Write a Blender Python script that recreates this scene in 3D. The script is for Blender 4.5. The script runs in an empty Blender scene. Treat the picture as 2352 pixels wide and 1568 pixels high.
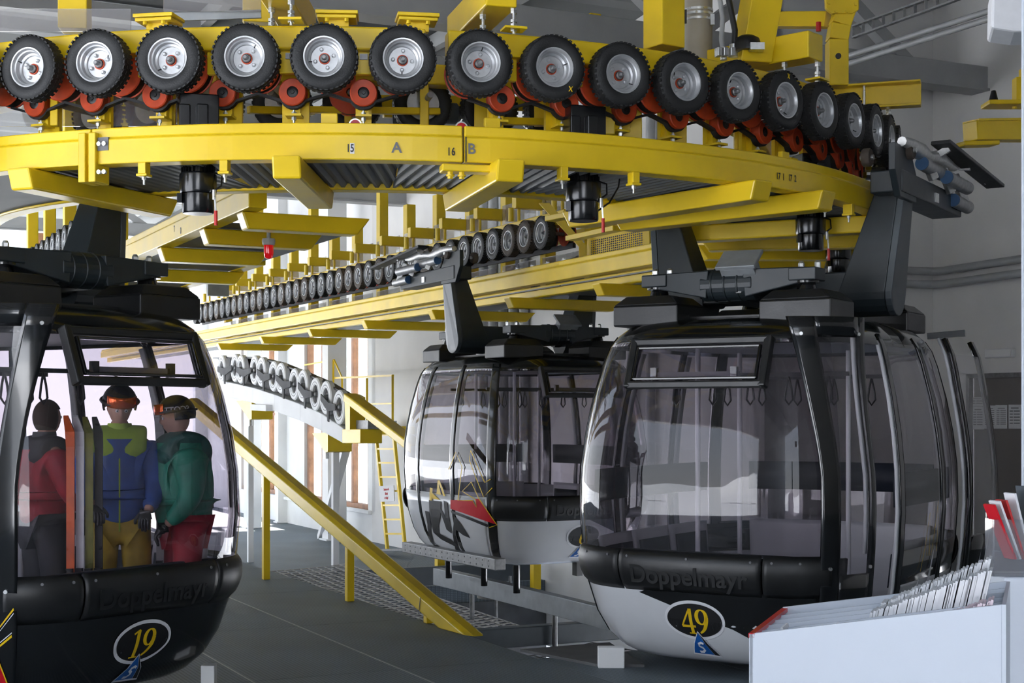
import bpy, bmesh, math, random
from mathutils import Vector, Matrix
random.seed(7)
PI = math.pi
sc = bpy.context.scene
COL = sc.collection

# ------------------------------------------------------------------ camera
F, HY, CX, EYE = 3440.0, 945.0, 1176.0, 1.65       # focal length and horizon in photo pixels, eye height
cam = bpy.data.cameras.new('camera')
cam.sensor_width = 36.0
cam.lens = F / 2352.0 * 36.0
cam.shift_y = (HY - 784.0) / 2352.0
cam.clip_start = 0.05
cam.clip_end = 600
camo = bpy.data.objects.new('camera', cam)
COL.objects.link(camo)
camo.location = (0, 0, EYE)
camo.rotation_euler = (PI / 2, 0, 0)
sc.camera = camo

# ------------------------------------------------------------------ sky, sun, exposure
wd = bpy.data.worlds.new('sky')
sc.world = wd
wd.use_nodes = True
wn, wl = wd.node_tree.nodes, wd.node_tree.links
wn.clear()
w_out = wn.new('ShaderNodeOutputWorld')
w_bg = wn.new('ShaderNodeBackground')
w_tc = wn.new('ShaderNodeTexCoord')
w_sep = wn.new('ShaderNodeSeparateXYZ')
w_rmp = wn.new('ShaderNodeValToRGB')
w_rmp.color_ramp.elements[0].position = 0.0
w_rmp.color_ramp.elements[0].color = (0.93, 0.96, 1.0, 1)
w_rmp.color_ramp.elements[1].position = 0.75
w_rmp.color_ramp.elements[1].color = (0.50, 0.68, 1.0, 1)
wl.new(w_tc.outputs['Generated'], w_sep.inputs[0])
wl.new(w_sep.outputs['Z'], w_rmp.inputs[0])
wl.new(w_rmp.outputs[0], w_bg.inputs[0])
w_bg.inputs[1].default_value = 2.8
wl.new(w_bg.outputs[0], w_out.inputs[0])
sun = bpy.data.lights.new('sun', 'SUN')
sun.energy = 28.0
sun.angle = 0.01
sun.color = (1.0, 0.95, 0.87)
suno = bpy.data.objects.new('sun', sun)
COL.objects.link(suno)
suno.rotation_euler = (math.radians(52), 0, math.radians(-155))
sc.view_settings.view_transform = 'Standard'
sc.view_settings.look = 'None'
sc.view_settings.exposure = 0.14
sc.view_settings.gamma = 1.0
sc.view_settings.use_curve_mapping = False
sc.cycles.use_denoising = True
sc.cycles.use_adaptive_sampling = True
sc.cycles.adaptive_threshold = 0.13
sc.cycles.adaptive_min_samples = 28
sc.cycles.max_bounces = 5
sc.cycles.diffuse_bounces = 3
sc.cycles.glossy_bounces = 3
sc.cycles.transparent_max_bounces = 14
sc.cycles.caustics_reflective = False
sc.cycles.caustics_refractive = False
sc.cycles.sample_clamp_indirect = 8.0

# ------------------------------------------------------------------ materials
def mat(name, col, rough=0.5, metal=0.0, vary=0.0, scale=6.0, bump=0.0, bscale=60.0, coat=0.0, spec=0.5, emit=None):
    m = bpy.data.materials.new(name)
    m.use_nodes = True
    n, l = m.node_tree.nodes, m.node_tree.links
    b = n['Principled BSDF']
    b.inputs['Base Color'].default_value = (*col, 1)
    b.inputs['Roughness'].default_value = rough
    b.inputs['Metallic'].default_value = metal
    b.inputs['Specular IOR Level'].default_value = spec
    if coat:
        b.inputs['Coat Weight'].default_value = coat
        b.inputs['Coat Roughness'].default_value = 0.08
    if emit:
        b.inputs['Emission Color'].default_value = (*emit[0], 1)
        b.inputs['Emission Strength'].default_value = emit[1]
    if vary or bump:
        tc = n.new('ShaderNodeTexCoord')
    if vary:
        t = n.new('ShaderNodeTexNoise')
        t.inputs['Scale'].default_value = scale
        t.inputs['Detail'].default_value = 3
        r = n.new('ShaderNodeValToRGB')
        r.color_ramp.elements[0].position = 0.3
        r.color_ramp.elements[1].position = 0.72
        r.color_ramp.elements[0].color = (*[max(0, c * (1 - vary)) for c in col], 1)
        r.color_ramp.elements[1].color = (*[min(1, c * (1 + vary)) for c in col], 1)
        l.new(tc.outputs['Object'], t.inputs['Vector'])
        l.new(t.outputs['Fac'], r.inputs[0])
        l.new(r.outputs[0], b.inputs['Base Color'])
        mr = n.new('ShaderNodeMapRange')
        mr.inputs['To Min'].default_value = max(0.02, rough - 0.08)
        mr.inputs['To Max'].default_value = min(1, rough + 0.08)
        l.new(t.outputs['Fac'], mr.inputs['Value'])
        l.new(mr.outputs[0], b.inputs['Roughness'])
    if bump:
        t2 = n.new('ShaderNodeTexNoise')
        t2.inputs['Scale'].default_value = bscale
        t2.inputs['Detail'].default_value = 1
        bp = n.new('ShaderNodeBump')
        bp.inputs['Strength'].default_value = bump
        bp.inputs['Distance'].default_value = 0.01
        l.new(tc.outputs['Object'], t2.inputs['Vector'])
        l.new(t2.outputs['Fac'], bp.inputs['Height'])
        l.new(bp.outputs[0], b.inputs['Normal'])
    return m

def glass(name, tint, refl=1.0, haze=0.0):
    m = bpy.data.materials.new(name)
    m.use_nodes = True
    n, l = m.node_tree.nodes, m.node_tree.links
    n.clear()
    o = n.new('ShaderNodeOutputMaterial')
    tr = n.new('ShaderNodeBsdfTransparent')
    tr.inputs[0].default_value = (*tint, 1)
    gl = n.new('ShaderNodeBsdfGlossy')
    gl.inputs['Roughness'].default_value = 0.02
    gl.inputs['Color'].default_value = (refl, refl, refl, 1)
    fr = n.new('ShaderNodeFresnel')
    ge = n.new('ShaderNodeNewGeometry')
    mr = n.new('ShaderNodeMapRange')          # thin sheet: same reflectance from both sides
    mr.inputs['To Min'].default_value = 1.5
    mr.inputs['To Max'].default_value = 1 / 1.5
    l.new(ge.outputs['Backfacing'], mr.inputs['Value'])
    l.new(mr.outputs[0], fr.inputs['IOR'])
    base = tr
    if haze:
        df = n.new('ShaderNodeBsdfDiffuse')
        df.inputs[0].default_value = (0.75, 0.73, 0.78, 1)
        mx = n.new('ShaderNodeMixShader')
        mx.inputs[0].default_value = haze
        l.new(tr.outputs[0], mx.inputs[1])
        l.new(df.outputs[0], mx.inputs[2])
        base = mx
    mix = n.new('ShaderNodeMixShader')
    l.new(fr.outputs[0], mix.inputs[0])
    l.new(base.outputs[0], mix.inputs[1])
    l.new(gl.outputs[0], mix.inputs[2])
    l.new(mix.outputs[0], o.inputs[0])
    return m

YEL = mat('yellow_paint', (0.82, 0.565, 0.012), 0.34, vary=0.10, scale=2.5, bump=0.05, bscale=25)
YEL2 = mat('yellow_paint_far', (0.82, 0.575, 0.014), 0.34, vary=0.06, scale=3)
RUB = mat('tyre_rubber', (0.017, 0.0175, 0.018), 0.62, vary=0.35, scale=9, bump=0.15, bscale=120)
RUBB = mat('dusty_tyre_rubber', (0.075, 0.058, 0.045), 0.75, vary=0.3, scale=14)
SIL = mat('silver_rim', (0.58, 0.59, 0.60), 0.38, metal=0.6, vary=0.08, scale=30)
ZINC = mat('zinc_plated', (0.66, 0.67, 0.66), 0.3, metal=0.9, vary=0.1, scale=40)
ORA = mat('orange_pulley', (0.56, 0.062, 0.014), 0.5, vary=0.22, scale=12)
REDP = mat('red_plastic', (0.55, 0.015, 0.012), 0.35)
BELT = mat('belt_rubber', (0.012, 0.012, 0.013), 0.6, bump=0.3, bscale=200)
BLK = mat('black_gloss_paint', (0.008, 0.0085, 0.009), 0.16, coat=0.6, vary=0.2, scale=4)
BLKS = mat('black_satin', (0.012, 0.0125, 0.013), 0.4, vary=0.25, scale=9, bump=0.06, bscale=50)
MOT = mat('motor_black', (0.006, 0.0065, 0.007), 0.2, vary=0.2, scale=9)
ANT = mat('anthracite_steel', (0.018, 0.025, 0.029), 0.42, vary=0.15, scale=7)
ANTL = mat('grey_blue_steel', (0.055, 0.068, 0.078), 0.4, vary=0.12, scale=7)
WHT = mat('white_cabin_lacquer', (0.68, 0.69, 0.71), 0.22, coat=0.4, vary=0.04, scale=3)
ALU = mat('cast_aluminium', (0.55, 0.55, 0.54), 0.42, metal=0.7, vary=0.15, scale=25)
STEELM = mat('mid_grey_steel', (0.36, 0.36, 0.36), 0.42, metal=0.65, vary=0.2, scale=20)
STEEL = mat('dull_steel', (0.26, 0.26, 0.26), 0.45, metal=0.6, vary=0.2, scale=20)
GALV = mat('galvanised_sheet', (0.34, 0.36, 0.37), 0.45, metal=0.4, vary=0.12, scale=8)
CORR = mat('grey_corrugated_sheet', (0.13, 0.135, 0.135), 0.5, metal=0.3, vary=0.12, scale=6)
CONC = mat('white_plaster', (0.74, 0.73, 0.71), 0.85, vary=0.05, scale=1.2, bump=0.04, bscale=30)
CONCW = mat('white_painted_concrete', (0.82, 0.82, 0.81), 0.75, vary=0.04, scale=2)
DOORM = mat('grey_brown_door_paint', (0.20, 0.185, 0.175), 0.55, vary=0.03, scale=3)
TRUSS = mat('pale_grey_steel_paint', (0.36, 0.365, 0.36), 0.5, vary=0.06, scale=3)
CEIL = mat('dark_ceiling_sheet', (0.16, 0.165, 0.165), 0.6, vary=0.08, scale=2)
WOOD = mat('larch_wood', (0.36, 0.17, 0.085), 0.6, vary=0.3, scale=5, bump=0.1, bscale=20)
TAN = mat('tan_pipe', (0.33, 0.30, 0.235), 0.5, vary=0.08, scale=5)
PIPE = mat('grey_pipe', (0.40, 0.41, 0.41), 0.45, vary=0.06, scale=4)
SNOW = mat('snow', (0.86, 0.88, 0.92), 0.9, vary=0.03, scale=0.2)
PIT = mat('pit_concrete', (0.11, 0.11, 0.11), 0.85, vary=0.25, scale=3)
NETM = mat('net_cord', (0.52, 0.50, 0.46), 0.8)
NETD = mat('dark_net_cord', (0.16, 0.16, 0.155), 0.8)
PAPER = mat('paper', (0.72, 0.72, 0.73), 0.8, vary=0.03, scale=30)
PINK = mat('pink_paper', (0.68, 0.56, 0.60), 0.8, vary=0.03, scale=30)
INK = mat('ink_black', (0.01, 0.01, 0.011), 0.5)
INKG = mat('ink_grey', (0.17, 0.17, 0.18), 0.7)
INKR = mat('ink_red', (0.5, 0.03, 0.03), 0.6)
DWH = mat('decal_white', (0.80, 0.80, 0.82), 0.3)
DYE = mat('decal_yellow', (0.80, 0.52, 0.01), 0.35)
DRE = mat('decal_red', (0.62, 0.008, 0.02), 0.3)
CAPB = mat('dull_blue_cap', (0.05, 0.12, 0.24), 0.5)
DBL = mat('decal_blue', (0.008, 0.11, 0.42), 0.3)
NAVY = mat('navy_upholstery', (0.020, 0.026, 0.038), 0.6, vary=0.15, scale=20)
BOXW = mat('white_display_board', (0.62, 0.66, 0.72), 0.45, vary=0.02, scale=4)
LAMPR = mat('red_lamp_glass', (0.75, 0.004, 0.01), 0.12, coat=0.5, emit=((0.8, 0.01, 0.015), 0.25))
CABG = glass('smoked_cabin_glass', (0.62, 0.585, 0.63), 1.0, haze=0.02)
DORG = glass('clear_door_glass', (0.78, 0.77, 0.79), 1.0, haze=0.02)
WING = glass('window_pane_glass', (0.93, 0.96, 0.95), 1.0)
POLY = glass('scratched_polycarbonate', (0.80, 0.80, 0.78), 1.0, haze=0.14)
ACRY = glass('clear_acrylic', (0.85, 0.87, 0.88), 1.0, haze=0.10)

def floor_mat():
    m = mat('grey_tread_plate', (0.17, 0.208, 0.235), 0.6, vary=0.22, scale=0.9)
    n, l = m.node_tree.nodes, m.node_tree.links
    b = n['Principled BSDF']
    tc = n.new('ShaderNodeTexCoord')
    v = n.new('ShaderNodeTexVoronoi')
    v.inputs['Scale'].default_value = 34
    v.inputs['Randomness'].default_value = 0.0
    l.new(tc.outputs['Object'], v.inputs['Vector'])
    r = n.new('ShaderNodeValToRGB')
    r.color_ramp.elements[0].position = 0.30
    r.color_ramp.elements[0].color = (1, 1, 1, 1)
    r.color_ramp.elements[1].position = 0.5
    r.color_ramp.elements[1].color = (0.45, 0.45, 0.45, 1)
    l.new(v.outputs['Distance'], r.inputs[0])
    mx = n.new('ShaderNodeMixRGB')
    mx.blend_type = 'MULTIPLY'
    mx.inputs[0].default_value = 0.8
    src = b.inputs['Base Color'].links[0].from_socket
    l.new(src, mx.inputs[1])
    l.new(r.outputs[0], mx.inputs[2])
    l.new(mx.outputs[0], b.inputs['Base Color'])
    bp = n.new('ShaderNodeBump')
    bp.inputs['Strength'].default_value = 0.5
    bp.inputs['Distance'].default_value = 0.004
    l.new(r.outputs[0], bp.inputs['Height'])
    l.new(bp.outputs[0], b.inputs['Normal'])
    return m
FLOORM = floor_mat()

# ------------------------------------------------------------------ helpers
ORD = ['first', 'second', 'third', 'fourth', 'fifth', 'sixth', 'seventh', 'eighth', 'ninth', 'tenth', 'eleventh', 'twelfth', 'thirteenth',
       'fourteenth', 'fifteenth', 'sixteenth', 'seventeenth', 'eighteenth', 'nineteenth', 'twentieth']
def ordn(k):
    if k < 20: return ORD[k]
    tens = {2: 'twenty', 3: 'thirty', 4: 'forty'}
    q, r = divmod(k + 1, 10)
    if r == 0: return {3: 'thirtieth', 4: 'fortieth'}[q]
    return tens[q] + '-' + ORD[r - 1]

def V2(x, y): return Vector((x, y))
def V3(p, z): return Vector((p[0], p[1], z))
def W(px, py, Y): return Vector(((px - CX) * Y / F, Y, EYE + (HY - py) * Y / F))
def WZ(px, py, z): return W(px, py, (z - EYE) * F / (HY - py))

class MB:
    def __init__(s): s.v, s.f, s.m = [], [], []
    def add(s, vs, fs, mi=0):
        k = len(s.v)
        s.v += [tuple(p) for p in vs]
        s.f += [tuple(i + k for i in f) for f in fs]
        s.m += [mi] * len(fs)
        return s
    def hexa(s, p, mi=0):
        return s.add(p, [(0, 3, 2, 1), (4, 5, 6, 7), (0, 1, 5, 4), (1, 2, 6, 5), (2, 3, 7, 6), (3, 0, 4, 7)], mi)
    def box(s, c, size, rz=0.0, mi=0):
        x, y, z = [q / 2 for q in size]
        ca, sa = math.cos(rz), math.sin(rz)
        ps = [(-x, -y, -z), (x, -y, -z), (x, y, -z), (-x, y, -z), (-x, -y, z), (x, -y, z), (x, y, z), (-x, y, z)]
        return s.hexa([(c[0] + p[0] * ca - p[1] * sa, c[1] + p[0] * sa + p[1] * ca, c[2] + p[2]) for p in ps], mi)
    def bar(s, p0, p1, w, h, up=(0, 0, 1), mi=0, w1=None, h1=None):
        p0, p1 = Vector(p0), Vector(p1)
        d = (p1 - p0).normalized()
        u = Vector(up)
        if abs(d.dot(u)) > 0.98: u = Vector((0, 1, 0)) if abs(d.y) < 0.9 else Vector((1, 0, 0))
        r = d.cross(u).normalized()
        u = r.cross(d).normalized()
        w1 = w if w1 is None else w1
        h1 = h if h1 is None else h1
        ps = []
        for q, ww, hh in ((p0, w, h), (p1, w1, h1)):
            for a, b in ((-1, -1), (1, -1), (1, 1), (-1, 1)):
                ps.append(q + r * (a * ww / 2) + u * (b * hh / 2))
        return s.add(ps, [(0, 1, 2, 3), (7, 6, 5, 4), (0, 4, 5, 1), (1, 5, 6, 2), (2, 6, 7, 3), (3, 7, 4, 0)], mi)
    def cyl(s, p0, p1, r0, r1=None, n=16, mi=0, caps=True):
        p0, p1 = Vector(p0), Vector(p1)
        r1 = r0 if r1 is None else r1
        d = (p1 - p0).normalized()
        a = Vector((0, 0, 1)) if abs(d.z) < 0.9 else Vector((1, 0, 0))
        x = d.cross(a).normalized()
        y = d.cross(x)
        vs = []
        for q, r in ((p0, r0), (p1, r1)):
            vs += [q + (x * math.cos(2 * PI * i / n) + y * math.sin(2 * PI * i / n)) * r for i in range(n)]
        fs = [(i, (i + 1) % n, n + (i + 1) % n, n + i) for i in range(n)]
        if caps: fs += [tuple(range(n - 1, -1, -1)), tuple(range(n, 2 * n))]
        return s.add(vs, fs, mi)
    def tube(s, pts, r, n=8, mi=0):
        pts = [Vector(p) for p in pts]
        k = len(pts)
        vs = []
        x = None
        for i, p in enumerate(pts):
            d = (pts[min(i + 1, k - 1)] - pts[max(i - 1, 0)]).normalized()
            if x is None:
                a = Vector((0, 0, 1)) if abs(d.z) < 0.9 else Vector((1, 0, 0))
                x = d.cross(a).normalized()
            else:
                x = (x - d * x.dot(d)).normalized()
            y = d.cross(x)
            rr = r[i] if isinstance(r, (list, tuple)) else r
            vs += [p + (x * math.cos(2 * PI * j / n) + y * math.sin(2 * PI * j / n)) * rr for j in range(n)]
        fs = []
        for i in range(k - 1):
            fs += [(i * n + j, i * n + (j + 1) % n, (i + 1) * n + (j + 1) % n, (i + 1) * n + j) for j in range(n)]
        fs += [tuple(range(n - 1, -1, -1)), tuple(range((k - 1) * n, k * n))]
        return s.add(vs, fs, mi)
    def lathe(s, prof, o=(0, 0, 0), ax=(0, -1, 0), n=32, mi=0, closed=False):
        o, d = Vector(o), Vector(ax).normalized()
        a = Vector((0, 0, 1)) if abs(d.z) < 0.9 else Vector((1, 0, 0))
        x = a.cross(d).normalized()
        y = d.cross(x)
        vs = []
        for r, w in prof:
            vs += [o + d * w + (x * math.cos(2 * PI * i / n) + y * math.sin(2 * PI * i / n)) * r for i in range(n)]
        k = len(prof)
        fs = []
        for i in range(k if closed else k - 1):
            j = (i + 1) % k
            fs += [(i * n + q, i * n + (q + 1) % n, j * n + (q + 1) % n, j * n + q) for q in range(n)]
        if not closed:
            if prof[0][0] > 1e-5: fs.append(tuple(range(n - 1, -1, -1)))
            if prof[-1][0] > 1e-5: fs.append(tuple(range((k - 1) * n, k * n)))
        return s.add(vs, fs, mi)
    def prism(s, pts, vec, mi=0):
        pts = [Vector(p) for p in pts]
        vec = Vector(vec)
        n = len(pts)
        vs = pts + [p + vec for p in pts]
        fs = [tuple(range(n - 1, -1, -1)), tuple(range(n, 2 * n))] + [(i, (i + 1) % n, n + (i + 1) % n, n + i) for i in range(n)]
        return s.add(vs, fs, mi)
    def sweep(s, path, prof, mi=0):
        # path: (xy, outward unit xy); prof: closed loop of (outward offset, z)
        n = len(prof)
        vs = []
        for p, o in path:
            vs += [(p[0] + o[0] * a, p[1] + o[1] * a, z) for a, z in prof]
        fs = []
        for i in range(len(path) - 1):
            fs += [(i * n + j, i * n + (j + 1) % n, (i + 1) * n + (j + 1) % n, (i + 1) * n + j) for j in range(n)]
        k = (len(path) - 1) * n
        fs += [tuple(range(n - 1, -1, -1)), tuple(range(k, k + n))]
        return s.add(vs, fs, mi)
    def grid(s, rows, mi=0):
        k = len(rows[0])
        vs = [p for r in rows for p in r]
        fs = [(i * k + j, i * k + j + 1, (i + 1) * k + j + 1, (i + 1) * k + j) for i in range(len(rows) - 1) for j in range(k - 1)]
        return s.add(vs, fs, mi)
    def mesh(s, name, mats, smooth=None, recalc=True):
        me = bpy.data.meshes.new(name)
        me.from_pydata(s.v, [], s.f)
        for m in (mats if isinstance(mats, (list, tuple)) else [mats]): me.materials.append(m)
        if isinstance(mats, (list, tuple)) and len(mats) > 1: me.polygons.foreach_set('material_index', s.m)
        if recalc:
            b = bmesh.new()
            b.from_mesh(me)
            bmesh.ops.recalc_face_normals(b, faces=b.faces)
            b.to_mesh(me)
            b.free()
        if smooth is not None:
            me.polygons.foreach_set('use_smooth', [True] * len(me.polygons))
            if smooth < 179: me.set_sharp_from_angle(angle=math.radians(smooth))
        me.update()
        return me
    def obj(s, name, mats, parent=None, smooth=None, bevel=0.0, thick=0.0):
        o = link(name, s.mesh(name, mats, smooth), parent)
        if thick:
            md = o.modifiers.new('thickness', 'SOLIDIFY')
            md.thickness = thick
            md.offset = -1
        if bevel:
            md = o.modifiers.new('edge', 'BEVEL')
            md.width = bevel
            md.segments = 2
            md.limit_method = 'ANGLE'
            md.angle_limit = math.radians(40)
        return o

WORLDP = {}
def link(name, data, parent=None):
    o = bpy.data.objects.new(name, data)
    COL.objects.link(o)
    if parent is not None:
        o.parent = parent
        if parent.name in WORLDP: o.matrix_parent_inverse = WORLDP[parent.name]
    return o
def tag(o, label, cat, group=None, kind=None):
    o['label'] = label
    o['category'] = cat
    if group: o['group'] = group
    if kind: o['kind'] = kind
    return o
def thing(name, label, cat, loc, group=None, rz=0.0, world=True):
    """an Empty at the thing's base; its parts are given in world (world=True) or local coordinates"""
    o = bpy.data.objects.new(name, None)
    COL.objects.link(o)
    o.empty_display_size = 0.1
    o.location = loc
    o.rotation_euler = (0, 0, rz)
    tag(o, label, cat, group)
    if world: WORLDP[o.name] = (Matrix.Translation(Vector(loc)) @ Matrix.Rotation(rz, 4, 'Z')).inverted()
    return o
def struct(o, label=None):
    o['kind'] = 'structure'
    if label: o['label'] = label
    return o
def text_mesh(txt, size, mat_, depth=0.002, align='CENTER', bold=0.022):
    c = bpy.data.curves.new('lettering', 'FONT')
    c.body = txt
    c.size = size
    c.align_x = align
    c.align_y = 'CENTER'
    c.extrude = depth
    c.offset = size * bold
    o = bpy.data.objects.new('lettering', c)
    me = bpy.data.meshes.new_from_object(o)
    bpy.data.objects.remove(o)
    me.materials.clear()
    me.materials.append(mat_)
    return me
def place_text(name, txt, size, mat_, pos, right, up, parent, depth=0.002, sx=1.0):
    me = text_mesh(txt, size, mat_, depth)
    r, u = Vector(right).normalized(), Vector(up).normalized()
    nn = r.cross(u).normalized()
    M = Matrix(((r.x * sx, u.x, nn.x, pos[0]), (r.y * sx, u.y, nn.y, pos[1]), (r.z * sx, u.z, nn.z, pos[2]), (0, 0, 0, 1)))
    me.transform(M)
    return link(name, me, parent)

# ------------------------------------------------------------------ plan of the station
TH = 0.452                                   # direction across the two straight legs of the loop
N2 = V2(math.cos(TH), math.sin(TH))
D2 = V2(-math.sin(TH), math.cos(TH))
CT = V2(-1.366, 13.76)                       # centre of the tyre curve
CR = V2(-1.24, 13.43)                        # centre of the running rail curve
RT, RR, RI = 4.743, 4.53, 3.25               # tyre faces, outer rail, inner rail
ZP, ZF = -0.20, -1.20                        # platform level, lower hall floor
ZT = 3.78                                    # axle height of the drive tyres
def OT(o, t, z=0.0, C=CT):
    p = C + N2 * o + D2 * t
    return Vector((p.x, p.y, z))
def ang_at(px, C, R):
    m = (px - CX) / F
    a, b, c = 1 + m * m, -2 * (m * C.x + C.y), C.x ** 2 + C.y ** 2 - R * R
    Y = (-b - math.sqrt(max(0, b * b - 4 * a * c))) / (2 * a)
    return math.atan2(Y - C.y, m * Y - C.x)
def arc(C, R, a0, a1, step=0.035):
    n = max(2, int(abs(a1 - a0) / step) + 1)
    return [(C + V2(math.cos(a), math.sin(a)) * R, V2(math.cos(a), math.sin(a))) for a in [a0 + (a1 - a0) * i / n for i in range(n + 1)]]
def leg(C, R, side, t0, t1):
    return [(C + N2 * (R * side) + D2 * t, N2 * side) for t in (t0, t1)]
AL, AR = TH - PI, TH                          # where the curve meets the left and the right leg
# ================================================================== the setting
# ---- platform floor of tread panels around the pit
floor = MB()
def slab(m, o0, o1, t0, t1, z0, z1):
    m.hexa([OT(o0, t0, z0), OT(o1, t0, z0), OT(o1, t1, z0), OT(o0, t1, z0), OT(o0, t0, z1), OT(o1, t0, z1), OT(o1, t1, z1), OT(o0, t1, z1)])
O_E, T_E = 0.30, -2.95
slab(floor, -9.3, O_E, -17.0, 13.0, ZP - 0.30, ZP - 0.012)
slab(floor, O_E, 10.0, -17.0, T_E, ZP - 0.30, ZP - 0.012)
slab(floor, 6.0, 9.9, T_E, 3.4, ZP - 0.30, ZP - 0.012)
fl = struct(floor.obj('floor', FLOORM), 'dark grey platform floor of dotted tread panels')
pw, pl = 1.1, 2.4
pm = MB().box((0, 0, -0.006), (pw - 0.008, pl - 0.008, 0.012)).mesh('floor_panel', FLOORM)
for i in range(-8, 9):
    for j in range(-5, 7):
        o, t = O_E + (i + 0.5) * pw, T_E + (j + 0.5) * pl
        if not (o < O_E or t < T_E or o > 6.3): continue
        if o > 6.3 and t > 3.2: continue
        if o > 9.6: continue
        p = link('floor_panel', pm, fl)
        p.location = OT(o, t, ZP)
        p.rotation_euler = (0, 0, TH)
for o in (O_E - pw, O_E - 2 * pw, O_E - 3 * pw):
    m = MB()
    slab(m, o - .006, o + .006, -14.0, 12.9, ZP - .004, ZP + .002)
    m.obj('joint_strip', GALV, fl)
# pit under the cabin track and the lower hall floor beyond
b = MB()
slab(b, O_E, 6.8, T_E, 9.6, -3.6, -3.4)
slab(b, O_E, 6.8, 9.55, 9.6, -3.4, -1.5)
slab(b, O_E - .02, O_E, T_E, 9.6, -3.4, ZP - .3)
slab(b, O_E, 6.8, T_E - .02, T_E, -3.4, ZP - .3)
struct(b.obj('floor_pit', PIT), 'dark concrete bottom of the pit under the cabin track')
b = MB()
slab(b, O_E + 0.01, 6.8, 9.6, 33.0, ZF - 0.35, ZF)
slab(b, -9.0, O_E, 13.0, 33.0, ZF - 0.35, ZF)
struct(b.obj('floor_lower', FLOORM), 'lower dark grey hall floor beyond the pit')

# ---- walls
ZC = 7.6
b = MB()
slab(b, 6.8, 7.1, 3.28, 17.9, -2.3, ZC)
struct(b.obj('wall_side', CONC), 'white plastered side wall behind the far cabin')
b = MB()
slab(b, 6.8, 9.65, 3.28, 3.55, -0.6, ZC)
struct(b.obj('wall_back', CONC), 'pale wall behind the right hand cabin')
# right wall with the door recess
wr = MB()
d0 = 9.65
door_t1 = 2.62
slab(wr, d0, d0 + 0.3, door_t1, 3.28, ZP - 0.3, ZC)
slab(wr, d0, d0 + 0.3, -17.0, door_t1, 2.16, ZC)
slab(wr, d0, d0 + 0.3, -17.0, -1.2, ZP - .3, 2.16)
wro = struct(wr.obj('wall_right', CONC), 'pale right wall above the grey door')
# grey-brown door with frame
dr = MB()
slab(dr, d0 + 0.07, d0 + 0.13, -1.2, door_t1 - 0.06, ZP, 2.12)
dro = struct(dr.obj('door_1', DOORM, bevel=0.004), 'large flat grey brown door at the right')
m = MB()
slab(m, d0 - 0.01, d0 + 0.07, door_t1 - 0.06, door_t1, ZP, 2.16)
slab(m, d0 - 0.01, d0 + 0.07, -1.2, door_t1, 2.10, 2.16)
m.obj('door_frame', STEEL, dro)
m = MB()
slab(m, d0 + 0.06, d0 + 0.075, -1.1, door_t1 - 0.1, ZP + 0.02, ZP + 0.16)
m.obj('kick_plate', DOORM, dro)
b = MB()
slab(b, -4.2, d0 + .3, -17.3, -17.0, ZP - .3, ZC)  # out of view, added to cut the sky light from behind the camera
struct(b.obj('wall_blocker_front', CONC), 'pale unseen wall added behind the camera to hold back light')
b = MB()
slab(b, -9.6, -9.3, -17.3, -10.0, ZP - .3, ZC)  # out of view, added to dim the right side; open bay feeds pane reflections
slab(b, -9.6, -9.3, -10.0, -2.5, 5.4, ZC)
slab(b, -9.6, -9.3, -2.5, 5.0, ZP - .3, ZC)
struct(b.obj('wall_blocker_left', CONC), 'pale unseen left wall added to hold back light, with an open bay')
# ---- window bays of the far side wall
b = MB()
slab(b, 6.8, 7.1, 17.9, 32.0, -2.3, -0.55)
slab(b, 6.8, 7.1, 17.9, 32.0, 4.05, ZC)
slab(b, 6.78, 7.1, 22.6, 24.5, -0.55, 4.05)
slab(b, 6.78, 7.1, 28.3, 32.0, -0.55, 4.05)
slab(b, 6.8, 7.1, 17.7, 18.15, -0.55, 4.05)
struct(b.obj('wall_window', CONCW), 'white wall with tall wood framed windows')
b = MB()
slab(b, 6.70, 6.82, 17.9, 28.4, -0.60, -0.52)
struct(b.obj('trim_1', CONCW, bevel=0.01), 'white window sill ledge')
for wi, (t0, t1, nm) in enumerate(((18.15, 22.6, 5), (24.5, 28.3, 4))):
    fr = MB()
    slab(fr, 6.84, 7.0, t0, t1, -0.55, -0.42)
    slab(fr, 6.84, 7.0, t0, t1, 3.95, 4.05)
    wo = struct(fr.obj('window_%d' % (wi + 1), WOOD), 'tall window with brown larch mullions and bright panes')
    ts = [t0 + 0.1 + (t1 - t0 - 0.2) * i / (nm - 1) for i in range(nm)]
    for t in ts:
        m = MB()
        slab(m, 6.85, 6.97, t - 0.08, t + 0.08, -0.42, 3.95)
        m.obj('mullion', WOOD, wo, bevel=0.01)
    for ta, tb in zip(ts[:-1], ts[1:]):
        m = MB()
        slab(m, 6.92, 6.935, ta + 0.08, tb - 0.08, -0.42, 3.95)
        m.obj('pane', WING, wo)
        m = MB()
        slab(m, 6.90, 6.95, ta + 0.08, tb - 0.08, 1.55, 1.62)
        m.obj('transom', WOOD, wo)
# ---- end wall above the open cabin portal
b = MB()
slab(b, -9.3, 7.1, 32.0, 32.3, 6.9, ZC)
slab(b, -9.3, -8.9, 32.0, 32.3, ZF, 6.9)
slab(b, 6.4, 7.1, 32.0, 32.3, ZF, 6.9)
struct(b.obj('wall_far', CONCW), 'white end wall around the bright cabin portal')
fr = MB()
slab(fr, -8.9, 6.4, 32.0, 32.2, 5.55, 5.85)
wo = struct(fr.obj('window_3', WOOD), 'brown wood framed window band above the portal')
o = -8.8
while o < 6.4:
    m = MB()
    slab(m, o, o + 0.28, 32.0, 32.2, 5.85, 6.9)
    m.obj('mullion', WOOD, wo)
    if o + 1.5 < 6.4:
        m = MB()
        slab(m, o + 0.28, o + 1.5, 32.1, 32.11, 5.85, 6.9)
        m.obj('pane', WING, wo)
    o += 1.5
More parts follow.
